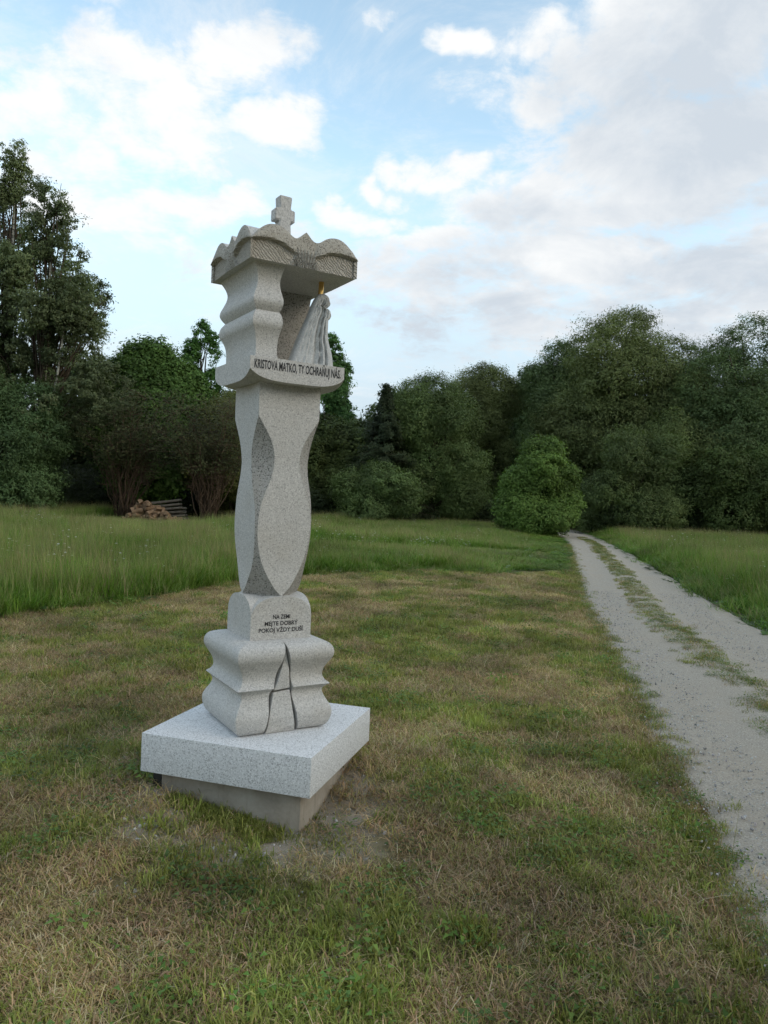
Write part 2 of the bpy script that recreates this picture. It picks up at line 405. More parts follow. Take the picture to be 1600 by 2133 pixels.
def loft(profile, hw, corner=.007, cap=True):
    """square rings with slightly rounded corners; profile = [(z, half width)]"""
    V, F = [], []; n = 12
    for z, wd in profile:
        for q in range(4):
            a0 = math.pi * (1.25 + .5 * q); cx, cy = math.copysign(wd - corner, math.cos(a0)), math.copysign(wd - corner, math.sin(a0))
            for k in range(3):
                a = a0 + (k - 1) * math.pi / 4
                V.append((cx + corner * math.cos(a), cy + corner * math.sin(a), z))
    for i in range(len(profile) - 1):
        for k in range(n):
            F.append((i * n + k, i * n + (k + 1) % n, (i + 1) * n + (k + 1) % n, (i + 1) * n + k))
    if cap:
        F.append(tuple(reversed(range(n)))); F.append(tuple((len(profile) - 1) * n + k for k in range(n)))
    return V, F
def smooth_by_angle(me, ang=32):
    bm = bmesh.new(); bm.from_mesh(me); bmesh.ops.recalc_face_normals(bm, faces=bm.faces)
    for f in bm.faces: f.smooth = True
    for e in bm.edges:
        if len(e.link_faces) != 2 or e.calc_face_angle(0) > math.radians(ang): e.smooth = False
    bm.to_mesh(me); bm.free(); return me
def box_mesh(name, x, y, z, bev=.004, jit=0):
    bm = bmesh.new(); bmesh.ops.create_cube(bm, size=1)
    for v in bm.verts: v.co = Vector(((x[0] + x[1]) / 2 + v.co.x * (x[1] - x[0]), (y[0] + y[1]) / 2 + v.co.y * (y[1] - y[0]), (z[0] + z[1]) / 2 + v.co.z * (z[1] - z[0])))
    if bev: bmesh.ops.bevel(bm, geom=list(bm.edges), offset=bev, segments=2, affect='EDGES', profile=.6)
    me = bpy.data.meshes.new(name); bm.to_mesh(me); bm.free(); return smooth_by_angle(me)
link('foundation', box_mesh('foundation', (-.373, .373), (-.373, .373), (-.25, .2005), .006), M_CONC, shrine, rz=DA)
link('slab', box_mesh('slab', (-.4465, .4465), (-.4465, .4465), (.2015, .390), .004), M_SLAB, shrine, rz=DA)

base_lo = crom([(.3905, .214), (.398, .232), (.415, .247), (.45, .259), (.485, .261), (.515, .250), (.545, .233), (.575, .221), (.598, .227), (.619, .250)], 3)
base_hi = crom([(.619, .250), (.638, .229), (.665, .219), (.70, .226), (.735, .245), (.76, .259), (.785, .263), (.81, .257), (.83, .239), (.843, .205), (.848, .172)], 3)
V, F = loft([tuple(p) for p in base_lo] + [tuple(p) for p in base_hi[1:]], 0)
base_me = pyd('base', V, F)
# cut the wedge shaped recess out of the inscription side
wz = [(-.004, .846), (-.048, .650), (-.074, .590), (-.112, .35), (.088, .35), (.047, .57), (.035, .70)]
Vc = [(u, -.40, z) for u, z in wz] + [(u, -.192, z) for u, z in wz]; nW = len(wz)
Fc = [tuple(range(nW)), tuple(reversed(range(nW, 2 * nW)))] + [(k, k + nW, (k + 1) % nW + nW, (k + 1) % nW) for k in range(nW)]
cut_me = pyd('cut', Vc, Fc)
for mm in (base_me, cut_me):
    bm = bmesh.new(); bm.from_mesh(mm); bmesh.ops.recalc_face_normals(bm, faces=bm.faces); bm.to_mesh(mm); bm.free()
base_tmp = bpy.data.objects.new('tmp', base_me); cut_tmp = bpy.data.objects.new('tmp2', cut_me)
COL.objects.link(base_tmp); COL.objects.link(cut_tmp)
md = base_tmp.modifiers.new('b', 'BOOLEAN'); md.object = cut_tmp; md.operation = 'DIFFERENCE'; md.solver = 'EXACT'
bpy.context.view_layer.update()
res = bpy.data.meshes.new_from_object(base_tmp.evaluated_get(bpy.context.evaluated_depsgraph_get()))
for o in (base_tmp, cut_tmp): bpy.data.objects.remove(o)
res.name = 'base'; res.materials.clear()
base_o = link('base', smooth_by_angle(res, 28), M_GRAN, shrine)
def plate(name, poly, v0, v1, parent, mtl, tilt=0):
    n = len(poly); bm = bmesh.new()
    a = [bm.verts.new((u, float(np.interp(z, [.39, .43, .47, .60, .80], [-.232, -.248, -.249, -.229, -.238])), z)) for u, z in poly]; b = [bm.verts.new((u, v1, z)) for u, z in poly]
    bm.faces.new(a); bm.faces.new(list(reversed(b)))
    for k in range(n): bm.faces.new((a[k], b[k], b[(k + 1) % n], a[(k + 1) % n]))
    bmesh.ops.recalc_face_normals(bm, faces=bm.faces)
    bmesh.ops.bevel(bm, geom=list(bm.edges), offset=.002, segments=1, affect='EDGES')
    me = bpy.data.meshes.new(name); bm.to_mesh(me); bm.free()
    return link(name, me, mtl, parent)
plate('wedge_stone', [(.002, .800), (-.0335, .650), (-.0540, .603), (.032, .611), (.024, .70)], -.229, -.19, base_o, M_GRAN)
plate('wedge_stone', [(-.0570, .593), (-.0805, .47), (-.087, .43), (-.094, .3915), (.065, .3915), (.057, .43), (.050, .47), (.033, .601)], -.229, -.19, base_o, M_GRAN)

def groin(name, wd, gfun, z0, n=40, us=None):
    """block whose every face ends in the outline gfun(u), with barrels meeting on the diagonals"""
    us = np.linspace(-wd, wd, 2 * n + 1) if us is None else us
    V, F = [], []
    for q in range(4):
        c, s = [(1, 0), (0, 1), (-1, 0), (0, -1)][q]; b = len(V); m_ = len(us)
        for u in us:
            for (x, y, z) in ((u, -wd, z0), (u, -wd, gfun(u)), (u, -abs(u), gfun(u))):
                V.append((x * c - y * s, x * s + y * c, z))
        for i in range(m_ - 1):
            a = b + 3 * i; F.append((a, a + 3, a + 4, a + 1)); F.append((a + 1, a + 4, a + 5, a + 2))
    V += [(-wd, -wd, z0), (wd, -wd, z0), (wd, wd, z0), (-wd, wd, z0)]; k = len(V); F.append((k - 1, k - 2, k - 3, k - 4))
    me = pyd(name, V, F); bm = bmesh.new(); bm.from_mesh(me); bmesh.ops.remove_doubles(bm, verts=bm.verts, dist=1e-5)
    bmesh.ops.dissolve_degenerate(bm, dist=1e-6, edges=bm.edges); bm.to_mesh(me); bm.free()
    return smooth_by_angle(me, 30)
us_arch = .166 * np.sin(np.linspace(-math.pi / 2, math.pi / 2, 61))
neck_o = link('neck_block', groin('neck_block', .166, lambda u: .962 + .103 * max(0, 1 - (abs(u) / .166) ** 2.7) ** .55, .8485, us=us_arch), M_GRAN, shrine)

# shaft: square at the top, corners hollowed out, pointed faces at the foot
zw = [(1.04, .150), (1.065, .152), (1.1, .153), (1.15, .150), (1.2, .147), (1.25, .147), (1.3, .150), (1.4, .155), (1.5, .156), (1.6, .158), (1.7, .157), (1.75, .157), (1.8, .160), (1.85, .162), (1.95, .166), (2.0, .167), (2.14, .168)]
zb = [(1.04, .0015), (1.066, .004), (1.1, .036), (1.15, .069), (1.2, .096), (1.25, .117), (1.3, .131), (1.35, .140), (1.4, .1435), (1.45, .1425), (1.5, .137), (1.55, .126), (1.6, .108), (1.65, .088), (1.7, .074), (1.75, .069), (1.8, .074), (1.85, .091), (1.9, .119), (1.95, .152), (1.972, .1655)]
zwc = crom(zw, 6); zbc = crom(zb, 6)
Zs = np.concatenate([np.linspace(1.04, 1.98, 95), [2.0, 2.05, 2.145]])
V, F, MI = [], [], []
for z in Zs:
    wd = float(np.interp(z, zwc[:, 0], zwc[:, 1])); b = min(float(np.interp(z, zbc[:, 0], zbc[:, 1])), wd - .0008)
    if z >= 1.975: b = wd - .0008
    V += [(-b, -wd, z), (b, -wd, z), (wd, -b, z), (wd, b, z), (b, wd, z), (-b, wd, z), (-wd, b, z), (-wd, -b, z)]
for i in range(len(Zs) - 1):
    for k in range(8):
        F.append((i * 8 + k, i * 8 + (k + 1) % 8, i * 8 + 8 + (k + 1) % 8, i * 8 + 8 + k)); MI.append(k % 2)
me = pyd('shaft', V, F, MI)
bm = bmesh.new(); bm.from_mesh(me)
for f in bm.faces: f.smooth = True
bm.verts.ensure_lookup_table()
for e in bm.edges:
    if abs(e.verts[0].co.z - e.verts[1].co.z) > 1e-4: e.smooth = False
bm.to_mesh(me); bm.free()
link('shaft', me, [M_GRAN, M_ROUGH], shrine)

us_led = .255 * np.sin(np.linspace(-math.pi / 2, math.pi / 2, 61))
led_o = link('inscribed_ledge', groin('inscribed_ledge', .255, lambda u: 2.188 - .054 * max(0.0, 1 - (abs(u) / .255) ** 4) ** .8, 2.2455, us=us_led), M_GRAN, shrine)

def lettering(name, lines, width_each, height, zbase, v, parent, step=None, font_shear=0):
    V, F = [], []
    for i, (txt, wd) in enumerate(zip(lines, width_each)):
        cu = bpy.data.curves.new('t', 'FONT'); cu.body = txt; cu.align_x = 'LEFT'; cu.extrude = 0; cu.resolution_u = 3
        cu.offset = .022
        ob = bpy.data.objects.new('t', cu); COL.objects.link(ob); bpy.context.view_layer.update()
        mm = bpy.data.meshes.new_from_object(ob.evaluated_get(bpy.context.evaluated_depsgraph_get()))
        co = np.array([q.co[:] for q in mm.vertices]); x0, x1 = co[:, 0].min(), co[:, 0].max()
        sx = wd / (x1 - x0); sz = height / .73; b = len(V)
        for q in co: V.append(((q[0] - x0) * sx - wd / 2, v, zbase - i * (step or 0) + q[1] * sz))
        F += [tuple(b + k for k in p.vertices) for p in mm.polygons]
        bpy.data.objects.remove(ob); bpy.data.curves.remove(cu); bpy.data.meshes.remove(mm)
    return link(name, pyd(name, V, F), M_LETTER, parent)
lettering('inscription', ['KRISTOVA MATKO, TY OCHRAŇUJ NÁS.'], [.466], .043, 2.1890, -.2562, led_o)
lettering('inscription', ['NA ZEMI', 'MEJTE DOBRÝ', 'POKOJ VŽDY DUŠÍ'], [.094, .182, .243], .0215, .953, -.1672, neck_o, .0335)

# niche: profiled side pier and back wall under the cap
pl = crom([(2.2435, .214), (2.27, .213), (2.321, .214), (2.356, .221), (2.384, .233), (2.402, .243), (2.425, .246), (2.453, .239), (2.476, .222)], 3)
ph = crom([(2.476, .222), (2.494, .236), (2.517, .246), (2.54, .243), (2.568, .231), (2.597, .220), (2.626, .217), (2.659, .227), (2.691, .245), (2.6985, .251)], 3)
prof = [tuple(p) for p in pl] + [tuple(p) for p in ph[1:]]
def rect_loft(name, rings):
    V, F = [], []
    for (u0, u1, v0, v1, z) in rings: V += [(u0, v0, z), (u1, v0, z), (u1, v1, z), (u0, v1, z)]
    for i in range(len(rings) - 1):
        for k in range(4): F.append((i * 4 + k, i * 4 + (k + 1) % 4, i * 4 + 4 + (k + 1) % 4, i * 4 + 4 + k))
    n = len(rings); F += [(3, 2, 1, 0), (4 * n - 4, 4 * n - 3, 4 * n - 2, 4 * n - 1)]
    me = pyd(name, V, F); bm = bmesh.new(); bm.from_mesh(me)
    for f in bm.faces: f.smooth = len(f.verts) == 4 and abs(f.normal.z) < .98
    for e in bm.edges:
        a, b = e.verts
        if abs(a.co.z - b.co.z) > 1e-4 or e.calc_face_angle(0) > math.radians(35): e.smooth = False
    bm.to_mesh(me); bm.free(); return me
link('niche_pier', rect_loft('niche_pier', [(-wd, -.097 + (wd - .23) * .35 + .012 * max(0, (2.27 - z) / .03), -wd, wd, z) for z, wd in prof]), M_GRAN, shrine)
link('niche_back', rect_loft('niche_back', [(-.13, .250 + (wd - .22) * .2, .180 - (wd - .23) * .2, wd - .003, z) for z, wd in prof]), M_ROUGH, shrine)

# cap with carved lids
WC = .287; ZC0 = 2.698
_gp = crom([(0, 2.874), (.014, 2.861), (.030, 2.845), (.052, 2.834), (.075, 2.839), (.105, 2.860), (.140, 2.874), (.175, 2.876), (.205, 2.868), (.235, 2.848), (.262, 2.822), (.287, 2.795)], 5)
gcap = lambda u: float(np.interp(abs(u), _gp[:, 0], _gp[:, 1]))
_cl = crom([(.045, 2.752), (.053, 2.757), (.098, 2.780), (.135, 2.794), (.173, 2.799), (.235, 2.796), (.287, 2.786)], 5)
ccl = lambda u: float(np.interp(abs(u), _cl[:, 0], _cl[:, 1]))
sst = lambda a, b, x: (lambda t: t * t * (3 - 2 * t))(min(1, max(0, (x - a) / (b - a))))
def cap_d(u, z):
    au = abs(u); t = (z - ZC0) / .1
    edge = .078 - .028 * (z - ZC0) / .055                     # slanting inner end of the panel
    panel = sst(edge, edge + .004, au) * sst(ccl(u) + .003, ccl(u) - .003, z)
    lid = sst(ccl(u) - .003, ccl(u) + .004, z) * sst(.045, .075, au)
    top = gcap(u)
    d = -.003 - .012 * panel + lid * (.013 - .013 * ((z - ccl(u)) / max(.012, top - ccl(u))) ** 2)
    mid = sst(.080, .050, au) * (1 - panel)
    fl = math.cos(u / (.5 + .5 * t) * 2 * math.pi / .021) if z < 2.80 else 0
    d += mid * (.008 * fl * sst(2.80, 2.76, z) - .003)
    return d * sst(0, .006, WC - au)
V, F, MI = [], [], []
us = np.unique(np.concatenate([np.linspace(-WC, WC, 135), [-WC + .003, WC - .003, -WC + .006, WC - .006]])); nz = 26
for q in range(4):
    c, s = [(1, 0), (0, 1), (-1, 0), (0, -1)][q]; b = len(V)
    R = lambda x, y: (x * c - y * s, x * s + y * c)
    for u in us:
        top = gcap(u)
        for k in range(nz + 1):
            z = ZC0 + (top - ZC0) * k / nz
            V.append((*R(u, -WC - cap_d(u, z)), z))
        V.append((*R(u, -min(abs(u), WC)), top))
    st = nz + 2
    for i in range(len(us) - 1):
        for k in range(nz):
            F.append((b + i * st + k, b + (i + 1) * st + k, b + (i + 1) * st + k + 1, b + i * st + k + 1)); uc = (us[i] + us[i + 1]) / 2; zc = ZC0 + (gcap(uc) - ZC0) * (k + .5) / nz; MI.append(1 if abs(uc) > .078 - .5 * (zc - ZC0) and zc < ccl(uc) else 2)
        a = b + i * st + nz; F.append((a, a + st, a + st + 1, a + 1)); MI.append(0)
k = len(V); V += [(-WC + .004, -WC + .004, ZC0 - .0005), (WC - .004, -WC + .004, ZC0 - .0005), (WC - .004, WC - .004, ZC0 - .0005), (-WC + .004, WC - .004, ZC0 - .0005)]
# underside: inner square joined to the wall feet
F.append((k + 3, k + 2, k + 1, k)); MI.append(0)
for q in range(4):
    b = q * len(us) * (nz + 2); lo = [b + i * (nz + 2) for i in range(len(us))]
    for i in range(len(us) - 1):
        F.append((lo[i + 1], lo[i], k + q) if i < len(us) // 2 else (lo[i + 1], lo[i], k + (q + 1) % 4)); MI.append(0)
    F.append((lo[len(us) // 2], k + q, k + (q + 1) % 4)); MI.append(0)
me = pyd('cap', V, F, MI)
bm = bmesh.new(); bm.from_mesh(me); bmesh.ops.remove_doubles(bm, verts=bm.verts, dist=1e-5); bmesh.ops.dissolve_degenerate(bm, dist=1e-6, edges=bm.edges); bm.to_mesh(me); bm.free()
smooth_by_angle(me, 40)
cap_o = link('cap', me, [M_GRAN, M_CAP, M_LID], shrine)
# short stone cross on the cap
def extrude_poly(name, poly, v0, v1, bev=.004):
    bm = bmesh.new(); a = [bm.verts.new((u, v0, z)) for u, z in poly]; b = [bm.verts.new((u, v1, z)) for u, z in poly]; n = len(poly)
    bm.faces.new(a); bm.faces.new(list(reversed(b)))
    for k in range(n): bm.faces.new((a[k], b[k], b[(k + 1) % n], a[(k + 1) % n]))
    bmesh.ops.recalc_face_normals(bm, faces=bm.faces); bmesh.ops.bevel(bm, geom=list(bm.edges), offset=bev, segments=2, affect='EDGES')
    me = bpy.data.meshes.new(name); bm.to_mesh(me); bm.free(); return smooth_by_angle(me, 40)
cr = [(-.050, 2.84), (.050, 2.84), (.036, 2.93), (.030, 3.010), (.054, 3.006), (.054, 3.068), (.030, 3.070), (.035, 3.136), (-.035, 3.136), (-.030, 3.070), (-.056, 3.068), (-.056, 3.006), (-.030, 3.010), (-.036, 2.93)]
link('cross', extrude_poly('cross', cr, -.012, .052, .004), M_GRAN, cap_o)

# cloaked figure in profile, looking towards the road
uL = crom([(2.2435, -.006), (2.285, .010), (2.388, .047), (2.506, .097), (2.565, .119), (2.60, .134), (2.622, .148), (2.634, .160), (2.639, .172)], 4)
uR = crom([(2.2435, .251), (2.298, .244), (2.339, .235), (2.38, .219), (2.424, .211), (2.50, .211), (2.506, .216), (2.520, .222), (2.545, .222), (2.556, .212), (2.560, .196), (2.568, .196), (2.576, .210), (2.588, .215), (2.604, .213), (2.614, .214), (2.627, .205), (2.636, .194), (2.6395, .184)], 3)
Zs = np.unique(np.concatenate([np.linspace(2.2435, 2.5, 30), np.linspace(2.5, 2.639, 40)]))
V, F = [], []; nf = 64
for z in Zs:
    l = float(np.interp(z, uL[:, 0], uL[:, 1])); r = float(np.interp(z, uR[:, 0], uR[:, 1])); c = (l + r) / 2; h = (r - l) / 2
    th = float(np.interp(z, [2.24, 2.45, 2.55, 2.60, 2.625, 2.639], [.060, .050, .044, .038, .028, .008]))
    for k in range(nf):
        a = 2 * math.pi * k / nf; x = math.cos(a); y = math.sin(a)
        x_ = math.copysign(abs(x) ** .8, x); y_ = math.copysign(abs(y) ** .62, y)
        sn = (x_ + 1) / 2
        dep = 0
        if z < 2.615:
            fade = min(1, (2.615 - z) / .03)
            for s0, wd, dd in ((.50, .020, .026), (.645, .022, .034), (.775, .022, .038), (.13, .014, .006), (.22, .014, .007), (.31, .014, .008), (.40, .014, .008), (.57, .012, .008), (.71, .012, .010)):
                wob = .008 * math.sin(z * 90 + s0 * 20)
                dep += dd * math.exp(-((sn - s0 - wob) / wd) ** 2) * (1 if s0 < .7 or z < 2.46 or z > 2.56 else .25)
            dep *= fade
        y__ = y_ * th - math.copysign(min(dep, abs(y_ * th) * .86), y_)
        V.append((c + x_ * h, -.118 + y__, z))
for i in range(len(Zs) - 1):
    for k in range(nf): F.append((i * nf + k, i * nf + (k + 1) % nf, (i + 1) * nf + (k + 1) % nf, (i + 1) * nf + k))
F.append(tuple(range(nf - 1, -1, -1))); F.append(tuple((len(Zs) - 1) * nf + k for k in range(nf)))
fig = link('cloaked_figure', smooth_by_angle(pyd('cloaked_figure', V, F), 50), M_FIG, shrine)
# curl of hair beside the face and the joined hands as small carved pieces
def blob(name, c, r, parent, m_, seg=14):
    bm = bmesh.new(); bmesh.ops.create_uvsphere(bm, u_segments=seg, v_segments=9, radius=1)
    for v in bm.verts:
        k = 1 + .12 * math.sin(v.co.z * 5 + v.co.x * 4); v.co = Vector((c[0] + v.co.x * r[0] * k, c[1] + v.co.y * r[1] * k, c[2] + v.co.z * r[2]))
    me = bpy.data.meshes.new(name); bm.to_mesh(me); bm.free(); me.shade_smooth(); return link(name, me, m_, parent)
blob('face', (.197, -.139, 2.590), (.017, .020, .026), fig, M_FIG)
blob('joined_hands', (.212, -.135, 2.530), (.011, .017, .026), fig, M_FIG)
Vt, Ft = tube([(.168, -.118, 2.63), (.170, -.118, 2.66), (.171, -.118, 2.699)], [.0135, .0135, .0135], 20)
link('gilded_pin', smooth_by_angle(pyd('gilded_pin', Vt, Ft), 50), M_GOLD, shrine)
# black strip standing in for the dark gap left of the foundation, a white pebble stuck above it
_ca, _sa = math.cos(DA), math.sin(DA)
bp = box_mesh('dark_gap_strip', (-.425, -.376), (-.368, -.25), (-.06, .19), .004)
link('dark_gap_strip', bp, M_BLACK, shrine, rz=DA)

# ------------------------------------------------------------------ trees
def leaves(C, size, aspect, out_dir, cols, droop=0.0):
    """diamond leaves at points C; out_dir = preferred normals; returns V, F, col"""
    n = len(C)
    nrm = out_dir * .95 + rng.normal(size=(n, 3)) * .32 + np.array([0, 0, .35]); nrm /= np.linalg.norm(nrm, axis=1)[:, None] + 1e-9
    t = rng.normal(size=(n, 3)); t[:, 2] -= droop
    t -= (t * nrm).sum(1)[:, None] * nrm; t /= np.linalg.norm(t, axis=1)[:, None] + 1e-9
    b = np.cross(nrm, t); s = size * rng.uniform(.65, 1.25, n)[:, None]
    V = np.empty((n, 3, 3)); V[:, 0] = C - t * s * .5 + b * s * aspect * .45; V[:, 1] = C - t * s * .38 - b * s * aspect * .55; V[:, 2] = C + t * s * .62
    F = np.arange(3 * n).reshape(n, 3)
    return V.reshape(-1, 3), F, np.repeat(cols, 3, 0)
def leaf_cols(base, C, var=.12, clump=.8, seed=0):
    n = len(C); k = vnoise(C * clump + seed * 13.7, seed)[:, None]
    c = np.array(base)[None] * (1 + (k - .5) * .7) * (1 + rng.normal(size=(n, 1)) * var)
    c = c + np.array([.012, .008, -.002])[None] * (vnoise(C * .35 + seed * 3.1, seed + 5)[:, None] - .35)
    return np.clip(c, .004, .5)
def lobes_points(lobes, n, clump_r, shell=.55, per=26, seed=0, gap=.0):
    per = int(per * 2.6)
    """leaf centres in clumps through the outer volume of a set of ellipsoids"""
    L = np.array(lobes, float); area = (L[:, 3] * L[:, 4] + L[:, 3] * L[:, 5] + L[:, 4] * L[:, 5]); p = area / area.sum()
    m = int(n / per * 1.8); idx = rng.choice(len(L), m, p=p); d = rng.normal(size=(m, 3)); d /= np.linalg.norm(d, axis=1)[:, None]
    lump = .82 + .38 * vnoise(d * 2.4 + L[idx, :3] * 1.3 + seed, seed)
    r = (shell + (1 - shell) * rng.random(m) ** .5) * lump
    C = L[idx, :3] + d * r[:, None] * L[idx, 3:6]
    # drop clumps buried deep in another lobe, keep some for density
    deep = np.zeros(m, bool)
    for q in L:
        deep |= (((C - q[:3]) / q[3:6]) ** 2).sum(1) < .30
    keep = (~deep | (rng.random(m) < .22)) & (C[:, 2] > .15)
    if gap > 0: keep &= vnoise(C * .95 + seed * 5.3, seed + 3) > gap
    C = C[keep]; d = d[keep]
    k = max(1, int(n / max(1, len(C))))
    P = np.repeat(C, k, 0); D = np.repeat(d, k, 0)
    cs = np.repeat(np.exp(rng.normal(size=len(C)) * .35), k)[:, None]
    od = rng.normal(size=P.shape); od /= np.linalg.norm(od, axis=1)[:, None]
    P = P + od * cs * clump_r * (.45 + .75 * rng.random((len(P), 1))) * np.array([1, 1, .72])
    D = D * .6 + od * .75; D /= np.linalg.norm(D, axis=1)[:, None] + 1e-9
    global LOBE_TINT
    lt = np.random.default_rng(seed + 900).uniform(.78, 1.24, len(L))[np.repeat(idx[keep], k)]
    q = P[:, 2] > .05; LOBE_TINT = lt[q][:, None]
    return P[q], D[q]
def limb_path(p0, p1, sag=.0, n=6, wob=.12):
    p0, p1 = np.array(p0, float), np.array(p1, float); L = np.linalg.norm(p1 - p0); out = []
    for k in range(n):
        t = k / (n - 1); q = p0 * (1 - t) + p1 * t; q[2] += sag * math.sin(math.pi * t) * L
        q[:2] += rng.normal(size=2) * wob * L * .12 * (0 < k < n - 1); out.append(tuple(q))
    return out
GREEN = dict(willow=(.074, .098, .036), dark=(.046, .066, .024), bright=(.078, .126, .026), maple=(.055, .108, .027), birch=(.070, .090, .042), yellow=(.092, .102, .032), blue=(.058, .086, .032))
LEAF_N, LEAF_S = 2.35, .98
def _tv(seed):
    r = np.random.default_rng(seed * 31 + 7); return (1.55 + .36 * (r.random() - .5)) * np.array([1 + .22 * (r.random() - .5), 1, 1 + .3 * (r.random() - .5)])
def broadleaf(name, label, cat, loc, lobes, n, colour, leaf=.13, aspect=.55, clump=.34, trunk_r=.16, trunk_top=None, group=None, seed=0, droop=0., gap=0., bark_m=None, shell=.55, trunk_lean=(0, 0), per=26):
    t = empty(name, loc); tag(t, label, cat, group)
    V, F, V2, F2 = [], [], [], []
    top = trunk_top or max(l[2] for l in lobes) * .85
    tp = [(trunk_lean[0] * k / 5, trunk_lean[1] * k / 5, -.15 + (top + .15) * k / 5) for k in range(6)]
    tp = [tp[0]] + [(x + rng.normal() * .05, y + rng.normal() * .05, z) for x, y, z in tp[1:]]
    tube(tp, [trunk_r * (1.25 - 1.05 * k / 5) for k in range(6)], 8, V, F)
    for l in lobes:
        zb = min(max(.3, l[2] * .45), top * .8); f_ = zb / top
        for _ in range(2):
            e = (l[0] + rng.normal() * l[3] * .35, l[1] + rng.normal() * l[4] * .35, l[2] + rng.normal() * l[5] * .3)
            tube(limb_path((trunk_lean[0] * f_, trunk_lean[1] * f_, zb), e, .06), [trunk_r * x for x in (.5, .42, .33, .25, .17, .08)], 5, V2, F2)
    link('trunk', pyd('trunk', V, F), bark_m or M_BARK, t, smooth=True)
    link('limbs', pyd('limbs', V2, F2), M_BARK, t, smooth=True)
    P, D = lobes_points(lobes, int(n * LEAF_N), clump, shell, per, seed, gap)
    Vv, Ff, Cc = leaves(P, leaf * LEAF_S, aspect, D, leaf_cols(np.array(GREEN[colour]) * _tv(seed), P, seed=seed) * LOBE_TINT, droop)
    link('crown', npmesh('crown', Vv, Ff, Cc), M_LEAF, t)
    return t
def ring_lobes(h, hw, n, seed, low=.25, flat=.8):
    """a rounded crown made of overlapping lobes, height h and half width hw"""
    r = np.random.default_rng(seed); L = [(0, 0, h * (.5 + low * .3), hw * .62, hw * .62, h * (.46 - low * .22))]
    for k in range(n):
        a = 2 * math.pi * (k + r.random() * .6) / n; zf = low + (1 - low) * r.uniform(.12, .80); rad = hw * math.sqrt(max(.1, 1 - ((zf - .42) / .62) ** 2))
        s = hw * r.uniform(.34, .56); L.append((math.cos(a) * (rad - s * .68), math.sin(a) * (rad - s * .68) * flat, zf * h, s, s, s * r.uniform(.8, 1.15)))
    L.append((r.normal() * hw * .1, 0, h - hw * .42, hw * .42, hw * .42, hw * .42))
    return L

# two birches at the left edge
def birch(label, x, y, h, hw, n, seed, lean, z_lo, side=None, dens=1.0):
    r = np.random.default_rng(seed); L = []
    for k in range(30):
        f_ = (k + r.random()) / 30; z = z_lo + (h - z_lo) * f_
        rad = hw * (1 - f_) ** .75 * (.45 + .75 * r.random()); a = r.random() * 6.28
        s = hw * (.20 + .26 * (1 - f_)) * r.uniform(.8, 1.3)
        L.append((math.cos(a) * rad + lean * z / h, math.sin(a) * rad, z, s, s, s * 1.25))
    if side: L += side
    return broadleaf('birch_tree', label, 'tree', (x, y, 0), L, n, 'birch', .115, .62, .22, .13, h * .96, 'birches at the left edge', seed, .8, .42, M_BIRCH, .25, (lean, 0), 14)
birch('tallest birch, cut by the left edge of the picture, with a loose airy top', -18.9, 37, 17.6, 2.5, 30000, 3, .3, 5.0)
birch('pointed birch right of the tallest one, its pale thin trunk leaning', -16.5, 35.6, 15.3, 3.3, 44000, 4, .5, 4.6,
      [(2.6, 0, 9.8, .55, .5, .5), (3.1, 0, 10.2, .4, .4, .4), (1.9, 0, 9.2, .7, .6, .6), (2.4, .3, 8.9, .6, .5, .5)])
# second pale stem of the birch group
Vt, Ft = tube([(-16.25, 34.6, -.1), (-16.0, 34.6, 1.6), (-15.62, 34.6, 3.3), (-15.3, 34.6, 5.6), (-15.05, 34.6, 7.6), (-14.9, 34.6, 9.4)], [.085, .075, .065, .055, .045, .02], 7)
bs2 = empty('birch_tree', (0, 0, 0)); tag(bs2, 'slim leaning pale birch stem standing in front of the dark trees', 'tree', 'birches at the left edge')
link('trunk', pyd('trunk', Vt, Ft), M_BIRCH, bs2, smooth=True)
P, D = lobes_points([(-14.95, 34.7, 9.0, .9, .9, 1.2), (-15.3, 34.7, 7.7, .7, .7, .9)], 7000, .2, .2, 14, 8, .35)
Vv, Ff, Cc = leaves(P, .11, .6, D, leaf_cols(GREEN['birch'], P, seed=8), .8); link('crown', npmesh('crown', Vv, Ff, Cc), M_LEAF, bs2)

broadleaf('willow_shrub', 'blue-green bushy willow at the left edge below the birches', 'shrub', (-16.9, 33, 0), ring_lobes(6.2, 2.7, 14, 21, .05), 46000, 'blue', .12, .45, .34, .10, 4, seed=21, droop=.3)
broadleaf('maple_tree', 'dense fresh green leafy tree between the birches and the slender tree', 'tree', (-12.6, 40.5, 0), [(-.9, 0, 7.6, 1.3, 1.3, 1.5), (-1.6, 0, 6.6, 1.5, 1.4, 1.6), (0, 0, 8.2, 1.1, 1.1, 1.2), (1.0, 0, 7.2, 1.2, 1.2, 1.3), (2.0, 0, 6.2, 1.2, 1.2, 1.4), (2.9, 0, 5.2, 1.2, 1.1, 1.3), (.2, -.6, 6, 1.9, 1.6, 2), (-1.2, -.6, 4.5, 1.9, 1.5, 2), (1.5, -.8, 4.2, 2, 1.5, 2), (0, -1, 2.5, 2.2, 1.5, 2)], 60000, 'maple', .16, .75, .42, .17, 7.5, seed=22)
broadleaf('slender_tree', 'slender young tree with sparse leaves rising left of the shrine', 'tree', (-10.5, 42, 0), [(0, 0, 9.9, .55, .5, .9), (-.55, 0, 9.2, .5, .5, .7), (.55, 0, 9.0, .6, .5, .8), (0, 0, 8.2, .9, .8, .9), (.7, 0, 7.5, .7, .6, .8), (-.6, 0, 7.2, .8, .7, .9), (0, 0, 6.0, 1.2, 1, 1.2), (0.1, 0, 10.6, .25, .25, .4), (-.5, 0, 8.3, .6, .5, .8), (.5, 0, 9.9, .4, .4, .5)], 9000, 'maple', .125, .6, .18, .10, 10.6, seed=23, gap=.36, shell=.2, per=14)
